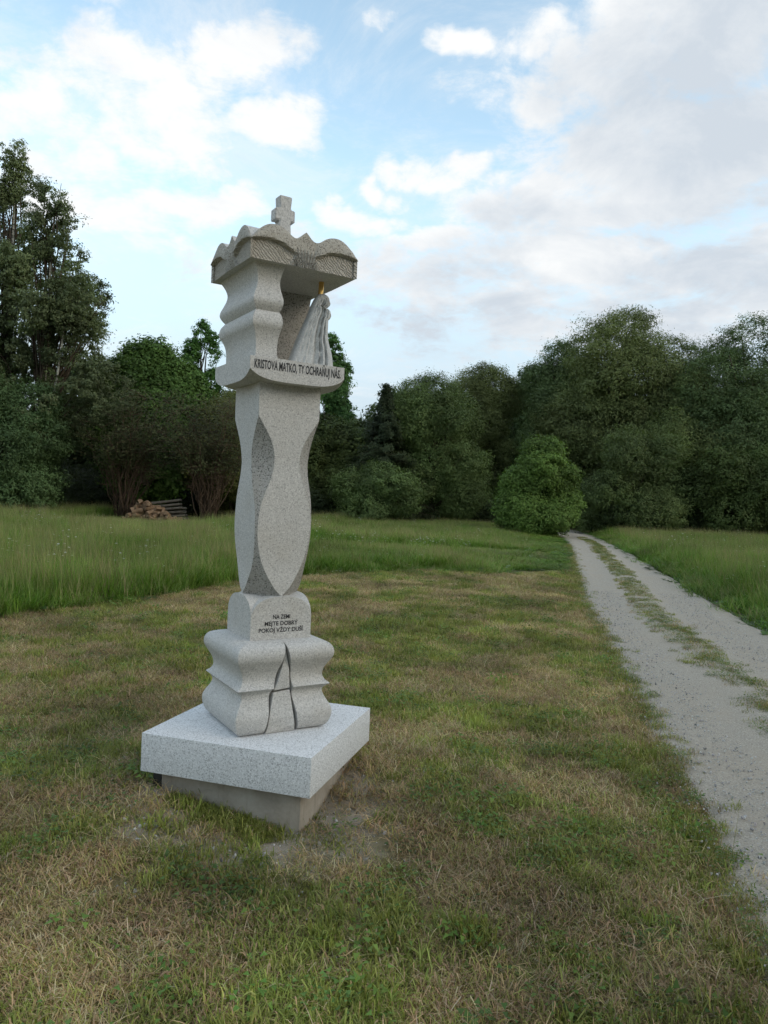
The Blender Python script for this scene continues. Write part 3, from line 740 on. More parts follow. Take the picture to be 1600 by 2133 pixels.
broadleaf('hedge_tree', 'low yellowish green tree just left of the shrine shaft', 'tree', (-8.0, 40, 0), ring_lobes(6.9, 2.7, 12, 24, .1), 40000, 'yellow', .13, .6, .38, .12, 5, seed=24)
broadleaf('poplar_tree', 'tall open tree half hidden behind the shrine, seen right of the ledge', 'tree', (-4.3, 55, 0), [(0, 0, 11.6, .9, .9, 1.6), (.6, 0, 10.2, 1.0, .9, 1.2), (-.7, 0, 10, 1.0, .9, 1.3), (.5, 0, 8.6, 1.1, 1, 1.2), (-.5, 0, 8.2, 1.2, 1, 1.2), (.9, 0, 7.4, 1.1, .9, 1.1), (1.0, 0, 9.4, .7, .7, .8), (0, 0, 6.2, 1.8, 1.2, 1.6)], 19000, 'maple', .17, .6, .24, .13, 12, seed=25, gap=.36, shell=.2, per=16)
broadleaf('round_bush', 'dark rounded bush just right of the shrine shaft', 'shrub', (-3.5, 46, 0), ring_lobes(6.3, 3.0, 13, 26, .04), 46000, 'dark', .14, .6, .38, .1, 4, seed=26)
broadleaf('willow_tree', 'olive willow to the right of the dark spruce', 'tree', (2.9, 46, 0), ring_lobes(9.2, 3.15, 18, 27, .04), 62000, 'willow', .14, .36, 0.41, .18, 7.4, seed=27, droop=.4)
broadleaf('willow_tree', 'taller willow crown behind, left of the bright green bush', 'tree', (6.5, 52, 0), ring_lobes(11.0, 2.75, 16, 28, .06), 52000, 'willow', .15, .36, 0.43, .18, 8.6, seed=28, droop=.4)
broadleaf('thin_tree', 'thin dark tree in the gap between the willows', 'tree', (10.6, 58, 0), ring_lobes(12.0, 2.2, 14, 29, .1), 26000, 'dark', .17, .5, .3, .14, 10.5, seed=29, gap=.30)
broadleaf('bright_bush', 'bright green round bush where the road enters the trees', 'shrub', (7.25, 36, 0), ring_lobes(4.2, 1.75, 13, 30, .0) + [(-.9, 0, 2.6, .8, .7, .7), (.5, -.3, 3.9, .6, .6, .75), (1.15, 0, 1.7, .9, .8, 1.0), (-1.2, 0, 1.3, .8, .8, .9), (-.3, 0, 4.1, .5, .5, .6)], 46000, 'bright', .12, .6, .27, .07, 3.4, seed=30, gap=.22)
broadleaf('large_willow', 'largest domed willow standing over the road, right of centre', 'tree', (15.0, 49, 0), ring_lobes(14.5, 5.0, 24, 31, .05), 100000, 'willow', .17, .38, 0.51, .30, 11, seed=31, droop=.4)
broadleaf('willow_tree', 'shoulder of willow crown left of the largest willow', 'tree', (11.6, 51, 0), ring_lobes(12.5, 3.0, 16, 32, .08), 46000, 'willow', .16, .38, 0.46, .2, 10, seed=32, droop=.4)
broadleaf('large_willow', 'broad willow cut by the right edge of the picture', 'tree', (22.0, 46, 0), ring_lobes(13.4, 5.2, 24, 33, .05), 100000, 'willow', .16, .38, 0.49, .28, 10, seed=33, droop=.4)
broadleaf('willow_tree', 'lower willow crown in front between the two largest willows', 'tree', (17.8, 45, 0), ring_lobes(9.8, 3.4, 16, 34, .05), 56000, 'willow', .15, .38, 0.43, .2, 7.5, seed=34, droop=.4)
broadleaf('willow_shrub', 'grey-green willow bush right of the road end', 'shrub', (13.6, 41.5, 0), ring_lobes(6.0, 2.9, 15, 35, .0), 46000, 'willow', .13, .38, 0.35, .1, 4, seed=35, droop=.3)
broadleaf('dark_bush', 'dark low bush under the broad willow at right', 'shrub', (19.4, 41.5, 0), ring_lobes(4.9, 3.6, 15, 36, .0), 40000, 'dark', .14, .55, .38, .1, 3.2, seed=36)

broadleaf('olive_bush', 'low olive bush in front of the foot of the spruce', 'shrub', (-.5, 41.6, 0), ring_lobes(3.6, 2.3, 11, 37, .0), 17000, 'willow', .13, .42, .33, .08, 2.4, seed=37, droop=.3)

# spruce
sp = empty('spruce_tree', (-.15, 44.4, 0)); sp.scale = (.93, .93, .91); tag(sp, 'dark pointed spruce between the round bush and the olive willow', 'tree')
Vt, Ft = tube([(0, 0, -.1), (0, 0, 3), (.05, 0, 6), (0, 0, 8.9)], [.16, .12, .07, .012], 8)
P, D = [], []
for _ in range(430):
    z = .4 + 8.55 * rng.random() ** .95; rad = (3.5 * (1 - z / 9.1) ** .95 + .04) * (.8 + .4 * vnoise(np.array([[z * 1.1, 3.3, 1.1]]), 5)[0])
    a = rng.random() * 6.28; L = rad * rng.uniform(.45, 1.2); e = (math.cos(a) * L, math.sin(a) * L, z + .22 * L - .09 * L * L + rng.normal() * .08)
    tube([(0, 0, z), (e[0] * .5, e[1] * .5, z - .02), e], [.025, .016, .004], 4, Vt, Ft)
    m_ = int(190 * L / 2.2) + 24; t = rng.random(m_) ** .7
    c = np.stack([e[0] * t, e[1] * t, z + (e[2] - z) * t - .42 * t * rng.random(m_) + rng.normal(size=m_) * .05], 1); wdt = .26 * (1.05 - t)[:, None] + .05
    c[:, 0] += -math.sin(a) * rng.normal(size=m_) * wdt[:, 0]; c[:, 1] += math.cos(a) * rng.normal(size=m_) * wdt[:, 0]
    P.append(c); D.append(np.tile([math.cos(a), math.sin(a), .2], (m_, 1)))
link('trunk', pyd('trunk', Vt, Ft), M_BARK, sp, smooth=True)
P = np.concatenate(P); D = np.concatenate(D)
Vv, Ff, Cc = leaves(P, .20, .3, D, leaf_cols((.042, .060, .028), P, seed=40), .6); link('crown', npmesh('crown', Vv, Ff, Cc), M_LEAF, sp)

# many-stemmed brown shrubs beside the wood pile
def stem_shrub(label, x, y, h, spread, lean, ns, seed):
    r = np.random.default_rng(seed); t = empty('many_stemmed_shrub', (x, y, 0)); tag(t, label, 'shrub', 'brown many-stemmed shrubs by the wood pile')
    V, F, V2, F2 = [], [], [], []; P = []
    for k in range(ns):
        a = r.random() * 6.28; b = r.random() ** .6 * .35; s = r.random() ** .7
        bx, by = math.cos(a) * b, math.sin(a) * b * .8; H = h * r.uniform(.65, 1.05)
        ex, ey = bx + lean * H * .25 + math.cos(a) * s * spread, by + math.sin(a) * s * spread * .7
        path = [(bx + (ex - bx) * q ** 1.35, by + (ey - by) * q ** 1.35, -.05 + H * q - .12 * s * spread * q * q) for q in np.linspace(0, 1, 8)]
        path = [path[0]] + [(p[0] + r.normal() * .11, p[1] + r.normal() * .11, p[2]) for p in path[1:]]
        rr = r.uniform(.016, .042); tube(path, [rr * (1 - .85 * q) for q in np.linspace(0, 1, 8)], 5, V, F)
        for _ in range(9):
            q = r.integers(3, 8); p = np.array(path[q]); d = np.array([r.normal() * .8, r.normal() * .6, r.uniform(-.1, .9)]) * r.uniform(.35, .95)
            tube([tuple(p), tuple(p + d * .5 + [0, 0, .03]), tuple(p + d)], [.011, .008, .003], 3, V2, F2)
            for _ in range(3):
                p2 = p + d * r.uniform(.3, 1); d2 = np.array([r.normal(), r.normal() * .8, r.uniform(-.2, .8)]) * r.uniform(.15, .45)
                tube([tuple(p2), tuple(p2 + d2)], [.006, .002], 3, V2, F2)
            P.append(p + d * r.uniform(.4, 1))
    link('stems', pyd('stems', V, F), M_BARK_RED, t, smooth=True); link('twigs', pyd('twigs', V2, F2), M_BARK_RED, t)
    P = np.array(P); P = P[P[:, 2] > h * .45]; P = np.repeat(P, 26, 0) + rng.normal(size=(len(P) * 26, 3)) * .22
    Vv, Ff, Cc = leaves(P, .11, .6, np.tile([0, -.5, .5], (len(P), 1)), leaf_cols((.062, .070, .028), P, seed=seed), .2)
    link('foliage', npmesh('foliage', Vv, Ff, Cc), M_LEAF, t); return t
stem_shrub('brown many-stemmed shrub left of the wood pile', -12.1, 34.9, 5.6, 2.3, .35, 46, 51)
stem_shrub('brown many-stemmed shrub right of the wood pile, nearest the shrine', -8.05, 34.4, 5.4, 2.0, .05, 54, 52)

# dark trees further back in the wood: one shape, many copies
bt = broadleaf('woodland_tree', 'dark woodland tree standing deep behind the front row', 'tree', (-19, 48, 0), ring_lobes(9.0, 3.4, 16, 60, .02), 34000, 'dark', .24, .6, .36, .18, 7, 'dark trees deep in the wood', 60)
def copy_tree(o, parent=None):
    c = o.copy(); COL.objects.link(c); c.parent = parent
    for ch in list(o.children): copy_tree(ch, c)
    return c
BACK = [(-23, 42, .95), (-15.5, 46, .78), (-12.5, 50, .9), (-9.2, 47, .72), (-6.2, 52, .68), (-2.0, 52, .76), (1.5, 53, 1.0), (4.2, 58, .9), (8.2, 62, 1.0), (12.5, 60, 1.15), (17, 58, 1.25), (21.5, 57, 1.2), (26, 53, 1.2), (29, 49, 1.1), (9.6, 68, 1.0), (-27, 47, 1.1), (-20.5, 40, .65), (14.5, 55, .8), (10.0, 57, .55)]
for k, (x, y, s) in enumerate(BACK):
    c = copy_tree(bt); c.location = (x, y, 0); c.scale = (s, s, s); c.rotation_euler = (0, 0, k * 1.9)

for k, (a_, d_, s) in enumerate([(84, 31, 1.25), (96, 30, 1.15), (107, 31, 1.2), (119, 30, 1.1), (131, 31, 1.25), (143, 30, 1.2), (155, 31, 1.25), (167, 30, 1.15), (180, 32, 1.15)]):  # added trees out of view, set here to darken the niche and front faces
    c = copy_tree(bt); c.location = (d_ * math.sin(math.radians(a_)), d_ * math.cos(math.radians(a_)), 0); c.scale = (s * 1.2, s * 1.2, s); c.rotation_euler = (0, 0, k * 2.3)
    tag(c, 'unseen dark tree added outside the view to shade the niche', 'tree', 'added trees outside the view that shade the shrine')

# undergrowth along the foot of the wood
def band(points, n, hmax, depth):
    pts = np.array(points, float); seg = np.hypot(*np.diff(pts, axis=0).T); cum = np.concatenate([[0], np.cumsum(seg)])
    s = rng.random(n // 20) * cum[-1]; x = np.interp(s, cum, pts[:, 0]); y = np.interp(s, cum, pts[:, 1]) + rng.random(len(s)) * depth
    hh = hmax * (.35 + .9 * fbm2(x, y, .6, 77, 3)); z = hh * rng.random(len(s)) ** .8
    P = np.repeat(np.stack([x, y, z], 1), 20, 0); P += rng.normal(size=P.shape) * np.array([.22, .22, .16]); P[:, 2] = np.abs(P[:, 2]); return P
P = np.concatenate([band([(-30, 41), (-20, 40), (-15, 38.5), (-9.5, 40)], 40000, 2.4, 4), band([(-7.5, 39), (-4, 42.5), (0, 46), (5, 46.5), (7, 47)], 46000, 2.2, 4), band([(11.8, 40), (13, 40), (18, 40.5), (24, 41), (32, 42)], 40000, 2.2, 4)])
Vv, Ff, Cc = leaves(P, .17, .6, np.tile([0, -.6, .4], (len(P), 1)), leaf_cols((.042, .060, .025), P, seed=71))
tag(link('undergrowth', npmesh('undergrowth', Vv, Ff, Cc), M_LEAF), 'dark leafy undergrowth along the foot of the trees', 'undergrowth', kind='stuff')

# ------------------------------------------------------------------ wood pile
def wood_mat(name, a, b):
    m, g, bs = mat(name); o = g.n('ShaderNodeTexCoord').outputs['Object']; oi = g.n('ShaderNodeObjectInfo')
    c = g.ramp(g.noise(g.vmath('ADD', o, oi.outputs['Location']), 6, 4), [(.3, a), (.7, b)])
    g.l(c, bs.inputs['Base Color']); bs.inputs['Roughness'].default_value = .9; bs.inputs['Specular IOR Level'].default_value = .1; return m
M_SPLIT = wood_mat('split_wood', (.13, .085, .052), (.30, .205, .13)); M_WEATHER = wood_mat('weathered_wood', (.10, .085, .065), (.21, .18, .14))
def log_mesh(L, r, kind):
    n = 9 if kind == 0 else 6; V = []
    for i, x in enumerate((-L / 2, -L / 2 + .012, L / 2 - .012, L / 2)):
        k = .93 if i in (0, 3) else 1
        for q in range(n):
            if kind == 0: a = 2 * math.pi * q / n; y, z = math.cos(a) * r, math.sin(a) * r
            else: y, z = [(0, -r * .8), (r * .72, -.02 * r), (r * .80, r * .35), (r * .25, r * .72), (-r * .4, r * .66), (-r * .75, r * .2)][q]
            V.append((x, y * k, z * k))
    F = [tuple(range(n - 1, -1, -1)), tuple(range(3 * n, 4 * n))] + [(i * n + q, i * n + (q + 1) % n, i * n + n + (q + 1) % n, i * n + n + q) for i in range(3) for q in range(n)]
    return pyd('log', V, F)
LM = [log_mesh(.42, .10, 1), log_mesh(.38, .12, 1), log_mesh(.45, .08, 1), log_mesh(.40, .085, 0)]
for l in LM: l.materials.append(M_SPLIT)
r = np.random.default_rng(5); k = 0
for row in range(5):
    nrow = [13, 11, 9, 6, 3][row]
    for i in range(nrow):
        x = -11.55 + row * .15 + (i + r.random() * .5) * .185; y = 33.9 + r.normal() * .17; z = .09 + row * .18 + r.normal() * .02 - max(0, (x + 10.6)) * .10 * (row > 0)
        o = bpy.data.objects.new('firewood_log', LM[int(r.integers(0, 4))]); COL.objects.link(o)
        o.scale = (1.2, 1.25, 1.25); o.location = (x, y, max(.08, z)); o.rotation_euler = (r.normal() * .8, r.normal() * .35, 1.3 + r.normal() * .6); k += 1
        tag(o, 'short split firewood log in the tumbled heap left of the stacked poles', 'log', 'split logs in the wood heap')
PM = log_mesh(1.9, .055, 0); PM.materials.append(M_WEATHER)
for row in range(6):
    for i in range(4):
        o = bpy.data.objects.new('stacked_pole', PM); COL.objects.link(o)
        o.location = (-10.0 + r.normal() * .07 - row * .07, 34.7 + i * .13, .07 + row * .155 + r.normal() * .012); o.rotation_euler = (r.random() * 3, -.07 - .015 * row + r.normal() * .015, r.normal() * .04)
        tag(o, 'long weathered pole in the low stack behind the split logs', 'pole', 'weathered poles in the stack')
# old molehill in the mown strip
bm = bmesh.new(); bmesh.ops.create_icosphere(bm, subdivisions=3, radius=1)
for v in bm.verts:
    v.co.z = max(v.co.z, -.2); k = 1 + .22 * math.sin(v.co.x * 7 + v.co.y * 5) * .5; v.co = Vector((v.co.x * .28 * k, v.co.y * .24 * k, v.co.z * .15 * k + .02))
me = bpy.data.meshes.new('molehill'); bm.to_mesh(me); bm.free(); me.shade_smooth()
m, g, bs = mat('dark_soil'); bs.inputs['Base Color'].default_value = (.05, .034, .022, 1); bs.inputs['Roughness'].default_value = 1
tag(link('molehill', me, m, loc=(2.65, 25.6, 0)), 'small dark brown molehill in the grass left of the road', 'molehill')

# ------------------------------------------------------------------ grass
def blade_set(n, radius, h, wid, lean, cols, lie=0., seed=0, segs=3, curl=.5, tipcol=None):
    r = np.random.default_rng(seed); V, F, C = [], [], []
    for k in range(n):
        a = r.random() * 6.28; rr = radius * math.sqrt(r.random()); bx, by = math.cos(a) * rr, math.sin(a) * rr
        H = r.uniform(*h); wd = wid * r.uniform(.7, 1.3); d = r.random() * 6.28; dx, dy = math.cos(d), math.sin(d); px, py = -dy, dx
        ln = lean * r.uniform(.3, 1.6); col = np.array(cols[r.integers(0, len(cols))]) * r.uniform(.75, 1.25); b = len(V); lying = r.random() < lie
        bz = r.uniform(.002, .03) if lying else -.01
        for i in range(segs + 1):
            t = i / segs
            if lying: hx, hz = H * t, bz + .02 * math.sin(t * 3.1 + k)
            else:
                hx = H * ln * (t * (1 - curl) + curl * t * t); hz = bz + H * t * math.sqrt(max(.08, 1 - (ln * t * .8) ** 2)) if ln < 1.2 else bz + H * (t - .55 * t * t)
            w_ = wd * (1 - t ** 2.2) * .5 + (.0004 if i == segs else 0)
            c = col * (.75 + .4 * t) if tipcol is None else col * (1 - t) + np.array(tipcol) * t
            if i == segs: V.append((bx + dx * hx, by + dy * hx, hz)); C.append(c)
            else:
                V.append((bx + dx * hx - px * w_, by + dy * hx - py * w_, hz)); V.append((bx + dx * hx + px * w_, by + dy * hx + py * w_, hz)); C += [c, c]
        for i in range(segs):
            q = b + 2 * i
            if i < segs - 1: F.append((q, q + 1, q + 3)); F.append((q, q + 3, q + 2))
            else: F.append((q, q + 1, q + 2))
    return np.array(V), np.array(F), np.array(C)
def merge(*sets):
    V, F, C, b = [], [], [], 0
    for v, f, c in sets: V.append(v); F.append(f + b); C.append(c); b += len(v)
    return np.concatenate(V), np.concatenate(F), np.concatenate(C)
def flower_heads(n, radius, h, col, size, seed):
    r = np.random.default_rng(seed); V, F, C = [], [], []
    for k in range(n):
        a = r.random() * 6.28; rr = radius * math.sqrt(r.random()); x, y, H = math.cos(a) * rr, math.sin(a) * rr, r.uniform(*h); b = len(V)
        V += [(x - .0015, y, 0), (x + .0015, y, 0), (x + .03, y, H)]; C += [(.06, .09, .03)] * 3; F.append((b, b + 1, b + 2))
        for q in range(6):
            b = len(V); a = q * 1.05; cx, cy, cz = x + .03 + math.cos(a) * size * .6, y + math.sin(a) * size * .6, H + r.normal() * size * .2
            V += [(cx - size * .4, cy - size * .3, cz), (cx + size * .4, cy - size * .3, cz), (cx, cy + size * .4, cz + size * .4)]; C += [col] * 3; F.append((b, b + 1, b + 2))
    return np.array(V), np.array(F), np.array(C)
def broad_leaves(n, radius, size, cols, seed):
    r = np.random.default_rng(seed); P = np.stack([r.normal(size=n) * radius, r.normal(size=n) * radius, r.uniform(.01, .055, n)], 1)
    c = np.array([cols[i] for i in r.integers(0, len(cols), n)]) * r.uniform(.75, 1.25, (n, 1))
    V, F, C = leaves(P, size * 1.2, .8, np.tile([0, 0, 1.2], (n, 1)), c); return V, F, C
def proto_collection(name, sets):
    c = bpy.data.collections.new(name)
    for i, (V, F, C) in enumerate(sets):
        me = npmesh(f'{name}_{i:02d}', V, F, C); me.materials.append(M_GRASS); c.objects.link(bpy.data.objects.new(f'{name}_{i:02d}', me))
    return c
def scatter(name, pts, rot, scl, idx, tint, coll, label, cat):
    """points with attributes, instanced through geometry nodes"""
    me = bpy.data.meshes.new(name); n = len(pts); me.vertices.add(n); me.vertices.foreach_set('co', np.ascontiguousarray(pts, np.float32).ravel())
    a = me.attributes.new('rot', 'FLOAT_VECTOR', 'POINT'); a.data.foreach_set('vector', np.ascontiguousarray(rot, np.float32).ravel())
    a = me.attributes.new('scl', 'FLOAT_VECTOR', 'POINT'); a.data.foreach_set('vector', np.ascontiguousarray(scl, np.float32).ravel())
    a = me.attributes.new('idx', 'INT', 'POINT'); a.data.foreach_set('value', np.ascontiguousarray(idx, np.int32))
    a = me.attributes.new('tint', 'FLOAT_COLOR', 'POINT'); t4 = np.ones((n, 4), np.float32); t4[:, :3] = tint; a.data.foreach_set('color', t4.ravel())
    o = bpy.data.objects.new(name, me); COL.objects.link(o); tag(o, label, cat, kind='stuff')
    ng = bpy.data.node_groups.new(name, 'GeometryNodeTree')
    ng.interface.new_socket('Geometry', in_out='INPUT', socket_type='NodeSocketGeometry'); ng.interface.new_socket('Geometry', in_out='OUTPUT', socket_type='NodeSocketGeometry')
    N = ng.nodes.new; gi, go = N('NodeGroupInput'), N('NodeGroupOutput'); iop = N('GeometryNodeInstanceOnPoints'); ci = N('GeometryNodeCollectionInfo')
    ci.inputs['Collection'].default_value = coll; ci.inputs['Separate Children'].default_value = True; ci.inputs['Reset Children'].default_value = True
    def attr(nm, ty):
        q = N('GeometryNodeInputNamedAttribute'); q.data_type = ty; q.inputs['Name'].default_value = nm; return q.outputs['Attribute']
    e2r = N('FunctionNodeEulerToRotation'); L = ng.links.new
    L(gi.outputs[0], iop.inputs['Points']); L(ci.outputs[0], iop.inputs['Instance']); iop.inputs['Pick Instance'].default_value = True
    L(attr('idx', 'INT'), iop.inputs['Instance Index']); L(attr('rot', 'FLOAT_VECTOR'), e2r.inputs[0]); L(e2r.outputs[0], iop.inputs['Rotation'])
    L(attr('scl', 'FLOAT_VECTOR'), iop.inputs['Scale']); L(iop.outputs[0], go.inputs[0])
    md = o.modifiers.new('scatter', 'NODES'); md.node_group = ng
    return o
G1, G2, G3 = (.255, .280, .070), (.320, .325, .100), (.205, .240, .060)
S1, S2, S3 = (.52, .39, .23), (.46, .315, .185), (.60, .50, .33)
lawn = proto_collection('lawn', [
    blade_set(70, .085, (.020, .048), .0042, 1.0, [G1, G2, G3], .2, 1), blade_set(70, .085, (.018, .045), .0042, 1.05, [G1, G2, G3, S2], .25, 2),
    blade_set(60, .08, (.025, .062), .0045, .95, [G2, G1], .15, 3), blade_set(70, .05, (.03, .075), .005, .85, [G1, G3], 0, 4),              # 0-3 green
    blade_set(64, .09, (.025, .06), .0034, 1.05, [S1, S2, S2, G2], .45, 5), blade_set(64, .09, (.025, .075), .0030, 1.05, [S1, S3, S2, G2], .55, 6),
    blade_set(60, .09, (.02, .05), .0036, 1.1, [S2, S2, (.22, .15, .085), S1], .45, 7), blade_set(30, .1, (.06, .15), .0026, 1.1, [S3, S1], .9, 8),   # 4-7 straw
    merge(broad_leaves(26, .05, .020, [(.15, .235, .05), (.11, .19, .042)], 9), blade_set(30, .07, (.03, .07), .004, .9, [G1, G2], .1, 9)),
    merge(broad_leaves(40, .06, .015, [(.13, .205, .058), (.105, .18, .045)], 10), blade_set(24, .07, (.02, .055), .004, .9, [G1], .1, 10)),              # 8-9 weeds
    blade_set(6, .05, (.10, .19), .0022, .55, [S1, G2, S3], 0, 11)])                                                                # 10 left-over stalks
def mow_y(x):
    return np.interp(x, [-14, -9, -6.5, -4.41, -3.71, -3.12, -2.56, -1.28, 1.1, 2.46, 4.0], [1.0, 4.2, 6.6, 8.75, 9.83, 11.07, 12.8, 14.9, 16.4, 16.2, 17.5])
def dryness(x, y):
    d = fbm2(x, y, 1.1, 41, 4) + (fbm2(x, y, 3.8, 57, 3) - .5) * .95
    for cx, cy, rx, ry, wgt in ((-1.15, 2.75, .5, .45, .25), (.15, 2.45, .45, .35, .22), (-2.9, 6.9, .9, .7, .18), (-3.9, 8.3, .8, .5, .22), (.35, 3.1, .3, .3, .12),
                                (.9, 9.5, 1.2, 1.6, -.16), (-.5, 8.5, 1.0, 1.6, -.12), (.9, 5.2, .5, .5, -.2), (-.55, 2.65, .35, .3, -.25), (1.5, 4.2, .3, 1.6, -.18), (2.3, 8, .4, 3, -.15), (-1.75, 4.2, .5, .5, -.18), (-1.9, 5.2, .6, .5, -.1), (1.0, 6.3, .6, .5, .16), (1.5, 7.4, .5, .6, .1), (-.1, 3.1, .5, .35, .08)):
        d += wgt * np.exp(-((x - cx) / rx) ** 2 - ((y - cy) / ry) ** 2)
    return d
def cand(n, y0, y1, half, xc=lambda y: 0 * y, pw=1.0):
    u = rng.random(n); y = (y0 ** pw + (y1 ** pw - y0 ** pw) * u) ** (1 / pw); x = xc(y) + (rng.random(n) * 2 - 1) * half(y); return x, y
x, y = cand(60000, 1.0, 18.5, lambda y: .72 * y + 1.3, pw=1.05)
ok = (y < mow_y(x) + rng.normal(size=len(x)) * .12) & (x < road_l(y) + .05 + rng.normal(size=len(x)) * .07)
lx, ly = (x + .5947), (y - 3.9689); fu, fv = lx * math.cos(A1) + ly * math.sin(A1), -lx * math.sin(A1) + ly * math.cos(A1)
ok &= ~((np.abs(fu) < .385) & (np.abs(fv) < .385))
dbare = np.hypot(x + .55, y - 3.72) + (fbm2(x, y, 2.4, 88, 3) - .5) * .5
ok &= (dbare > .68) | (rng.random(len(x)) < .5)
x, y, dbare = x[ok], y[ok], dbare[ok]; d = dryness(x, y); n = len(x)
u = rng.random(n); d = d - .16 * np.clip((fbm2(x, y, 2.6, 171, 3) - .54) / .12, 0, 1); dry = u < np.clip((d - .285) / .26, .12, .95)
idx = np.where(dry, rng.choice([4, 5, 6, 7], n, p=[.38, .28, .30, .04]), rng.choice([0, 1, 2, 3, 8, 9], n, p=[.28, .28, .20, .14, .035, .065]))
idx = np.where(rng.random(n) < .014, 10, idx)
s = rng.uniform(.75, 1.3, n) * (1 + .035 * np.clip(y - 5, 0, 12)); lush = fbm2(x, y, 2.6, 171, 3); hs = s * np.where((d < .42) & ~dry, 1.0, .75) * rng.uniform(.75, 1.25, n) * (1 + .35 * np.clip((lush - .56) / .12, 0, 1) * ~dry)
edge = np.clip(1 - np.abs(x - road_l(y)) / .3, 0, 1); hs *= 1 + .25 * edge
k = fbm2(x, y, 1.7, 63, 3)[:, None]
tint = np.clip(.97 + (k - .5) * 1.1 + rng.normal(size=(n, 1)) * .16, .45, 1.8) * (1 + (rng.random((n, 3)) - .5) * .14)
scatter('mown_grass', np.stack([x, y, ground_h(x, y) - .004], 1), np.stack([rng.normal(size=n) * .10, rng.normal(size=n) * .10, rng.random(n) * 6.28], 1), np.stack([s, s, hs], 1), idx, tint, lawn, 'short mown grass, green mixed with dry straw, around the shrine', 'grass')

# clump of longer cuttings against the foundation, tufts on the strip between the wheel tracks and along the road
pts, sc_l, id_l = [], [], []
for _ in range(150):
    t = rng.random(); q = np.array([-.27 + .55 * t, -.40 - abs(rng.normal()) * .05]); c, s_ = math.cos(A1), math.sin(A1)
    pts.append((-.5947 + q[0] * c - q[1] * s_, 3.9689 + q[0] * s_ + q[1] * c, 0)); sc_l.append(rng.uniform(.5, 1.15) * (1.0 if .35 < t < .9 else .6)); id_l.append(rng.choice([0, 2, 3, 3]))
ty = rng.uniform(1.5, 36, 5200) ** 1.0; gapn = fbm2(ty, ty * 0, .9, 95, 4); tx = strip_c(ty) + rng.normal(size=len(ty)) * .105 + (fbm2(ty, ty * 0 + 4, .8, 99, 2) - .5) * .2
keep = gapn + (fbm2(tx, ty, 4, 96, 2) - .5) * .4 > .31
for a, b in zip(tx[keep], ty[keep]): pts.append((a, b, .02)); sc_l.append(rng.uniform(.45, 1.0)); id_l.append(rng.choice([0, 1, 2, 4, 6, 9, 9, 0]))
for a, b in zip(rng.uniform(1, 30, 900), rng.random(900)):
    pts.append((road_l(a) + abs(rng.normal()) * .10 - .02, a, .0)); sc_l.append(rng.uniform(.4, .9)); id_l.append(rng.choice([0, 1, 9, 4]))
n = len(pts); s = np.array(sc_l); pts = np.array(pts); pts[:150, 2] = ground_h(pts[:150, 0], pts[:150, 1])
scatter('verge_grass', np.array(pts), np.stack([rng.normal(size=n) * .1, rng.normal(size=n) * .1, rng.random(n) * 6.28], 1), np.stack([s, s, s], 1), np.array(id_l), rng.uniform(.6, 1.15, (n, 1)) * np.ones((1, 3)), lawn, 'tufts of grass between the wheel tracks and on the road edge', 'grass')

# tall meadow
T1, T2, T3 = (.150, .260, .040), (.190, .285, .056), (.110, .205, .034); SD = (.30, .29, .13)
tall = proto_collection('tall', [
    blade_set(46, .17, (.30, .58), .0075, .42, [T1, T2, T3], 0, 21, 4), blade_set(46, .17, (.28, .52), .008, .5, [T1, T3], 0, 22, 4),
    merge(blade_set(34, .17, (.30, .55), .0075, .45, [T1, T2], 0, 23, 4), blade_set(14, .17, (.5, .8), .0055, .25, [T2], 0, 24, 4, tipcol=SD)),
    merge(blade_set(30, .17, (.28, .5), .0075, .45, [T1, T2], 0, 25, 4), blade_set(20, .17, (.45, .72), .006, .3, [SD, T2], 0, 26, 4, tipcol=(.25, .21, .11))),
    merge(blade_set(36, .17, (.3, .55), .0075, .45, [T1, T2], 0, 27, 4), flower_heads(3, .16, (.45, .7), (.62, .62, .58), .016, 27)),
    merge(broad_leaves(60, .13, .10, [(.07, .13, .03), (.08, .15, .036)], 28), blade_set(24, .16, (.3, .5), .008, .5, [T3], 0, 28, 4)),
    blade_set(40, .16, (.10, .22), .006, .6, [T1, T2, SD], .1, 29)])
xa, ya = cand(60000, 5, 44, lambda y: .70 * y + 3, pw=1.25)
rl, rr_ = road_l(ya), road_r(ya)
left = (ya > mow_y(xa) + rng.normal(size=len(xa)) * .10) & (xa < rl - .25)
left &= ~((xa > 2.2) & (ya < 17.8) & (xa > rl - 1.6))
strip2 = (ya > 20.4) & (ya < 24.3) & (xa > -5) & (xa < rl - .6)
right = (xa > rr_ + .12 + rng.normal(size=len(xa)) * .12)
ok = (left | right) & ~((xa > 9.5) & (ya > 40)) & ~((xa > -11.6) & (xa < -8.4) & (ya > 33.2) & (ya < 35.6))
lim = np.interp(xa, [-40, -20, -13, -8, -3, 2, 7, 12, 30], [41, 40, 38, 38, 43, 46, 45, 40, 42]); ok &= ya < lim
xa, ya, strip2, right = xa[ok], ya[ok], strip2[ok], right[ok]; n = len(xa)
idx = rng.choice([0, 1, 2, 3, 4, 5], n, p=[.315, .26, .225, .13, .02, .05]); k = fbm2(xa, ya, .45, 121, 3)
idx = np.where((k > .60) & (rng.random(n) < .35), 3, idx); idx = np.where(right & (rng.random(n) < .25), 5, idx)
rv = np.clip((xa - road_r(ya)) / .8, .45, 1) * right + (~right) * np.clip((ya - mow_y(xa) + (fbm2(xa, ya, 1.8, 141, 3) - .5) * 1.2) / 1.3 + .35, .25, 1)
low_road = np.where((~right) & (road_l(ya) - xa < 3.2), np.clip((road_l(ya) - xa) / 3.2, .16, 1), 1)
idx = np.where(strip2, np.where(rng.random(n) < .95, 6, 4), idx)
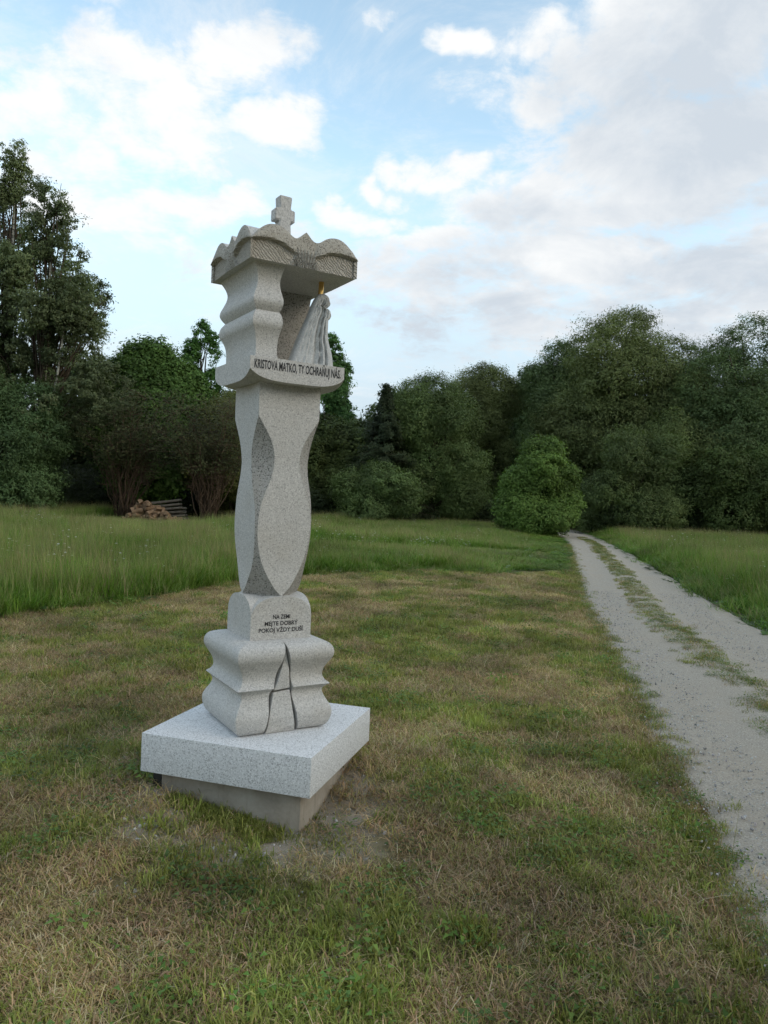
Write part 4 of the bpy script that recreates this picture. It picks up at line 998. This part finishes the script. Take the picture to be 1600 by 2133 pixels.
s = rng.uniform(.9, 1.35, n) * (1 + .015 * ya); hs = rng.uniform(.75, 1.1, n) * rv * low_road * (.75 + .5 * fbm2(xa, ya, .8, 131, 3)) * np.where((ya > 15) & (xa > -2) & (~right), .72, 1) * np.where((ya > 24) & (xa > -13) & (xa < -6.5), np.clip(1 - (ya - 24) / 9, .3, 1), 1)
tint = (np.clip(.95 + (k[:, None] - .5) * .8 + rng.normal(size=(n, 1)) * .12, .5, 1.5)) * (1 + (rng.random((n, 3)) - .5) * .14)
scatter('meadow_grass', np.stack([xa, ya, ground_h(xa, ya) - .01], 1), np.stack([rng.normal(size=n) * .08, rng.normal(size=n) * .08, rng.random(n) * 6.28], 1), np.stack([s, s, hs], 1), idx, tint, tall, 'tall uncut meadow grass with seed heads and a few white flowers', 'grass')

# loose stones on the road and round the foundation
peb = bpy.data.collections.new('pebbles')
m, g, bs = mat('pebble'); ti = g.n('ShaderNodeAttribute', attribute_name='tint', attribute_type='INSTANCER')
g.l(ti.outputs['Color'], bs.inputs['Base Color']); bs.inputs['Roughness'].default_value = .9
for q in range(4):
    bm = bmesh.new(); bmesh.ops.create_icosphere(bm, subdivisions=1, radius=1); r = np.random.default_rng(q)
    for v in bm.verts: v.co = Vector((v.co.x * (1 + r.normal() * .16), v.co.y * (.8 + r.normal() * .14), v.co.z * (.6 + r.normal() * .1)))
    me = bpy.data.meshes.new(f'pebble_{q}'); bm.to_mesh(me); bm.free(); me.materials.append(m); peb.objects.link(bpy.data.objects.new(f'pebble_{q}', me))
y = 1.6 + (14 - 1.6) * rng.random(26000) ** 1.7; t = rng.random(len(y)); x = road_l(y) * (1 - t) + road_r(y) * t; x += rng.normal(size=len(x)) * .06
s = np.minimum(np.exp(rng.normal(size=len(x)) * .4) * .0045, .012); z = np.full(len(x), .004)
x2 = -.55 + rng.normal(size=1400) * .42; y2 = 3.62 + rng.normal(size=1400) * .42; q = (np.hypot(x2 + .5947, y2 - 3.9689) > .42)
x = np.concatenate([x, x2[q]]); y = np.concatenate([y, y2[q]]); s = np.concatenate([s, np.minimum(np.exp(rng.normal(size=q.sum()) * .5) * .0045, .014)]); z = np.concatenate([z, ground_h(x2[q], y2[q]) + .001]); n = len(x)
gcol = rng.choice([.15, .25, .33, .38, .45, .55], n, p=[.05, .15, .26, .26, .2, .08])[:, None] * np.array([[1, .98, .94]]) * (1 + (rng.random((n, 3)) - .5) * .08)
scatter('loose_gravel', np.stack([x, y, z], 1), rng.random((n, 3)) * 6.28, np.stack([s, s, s], 1), rng.integers(0, 4, n), gcol, peb, 'loose grey gravel on the road and by the foundation', 'gravel')
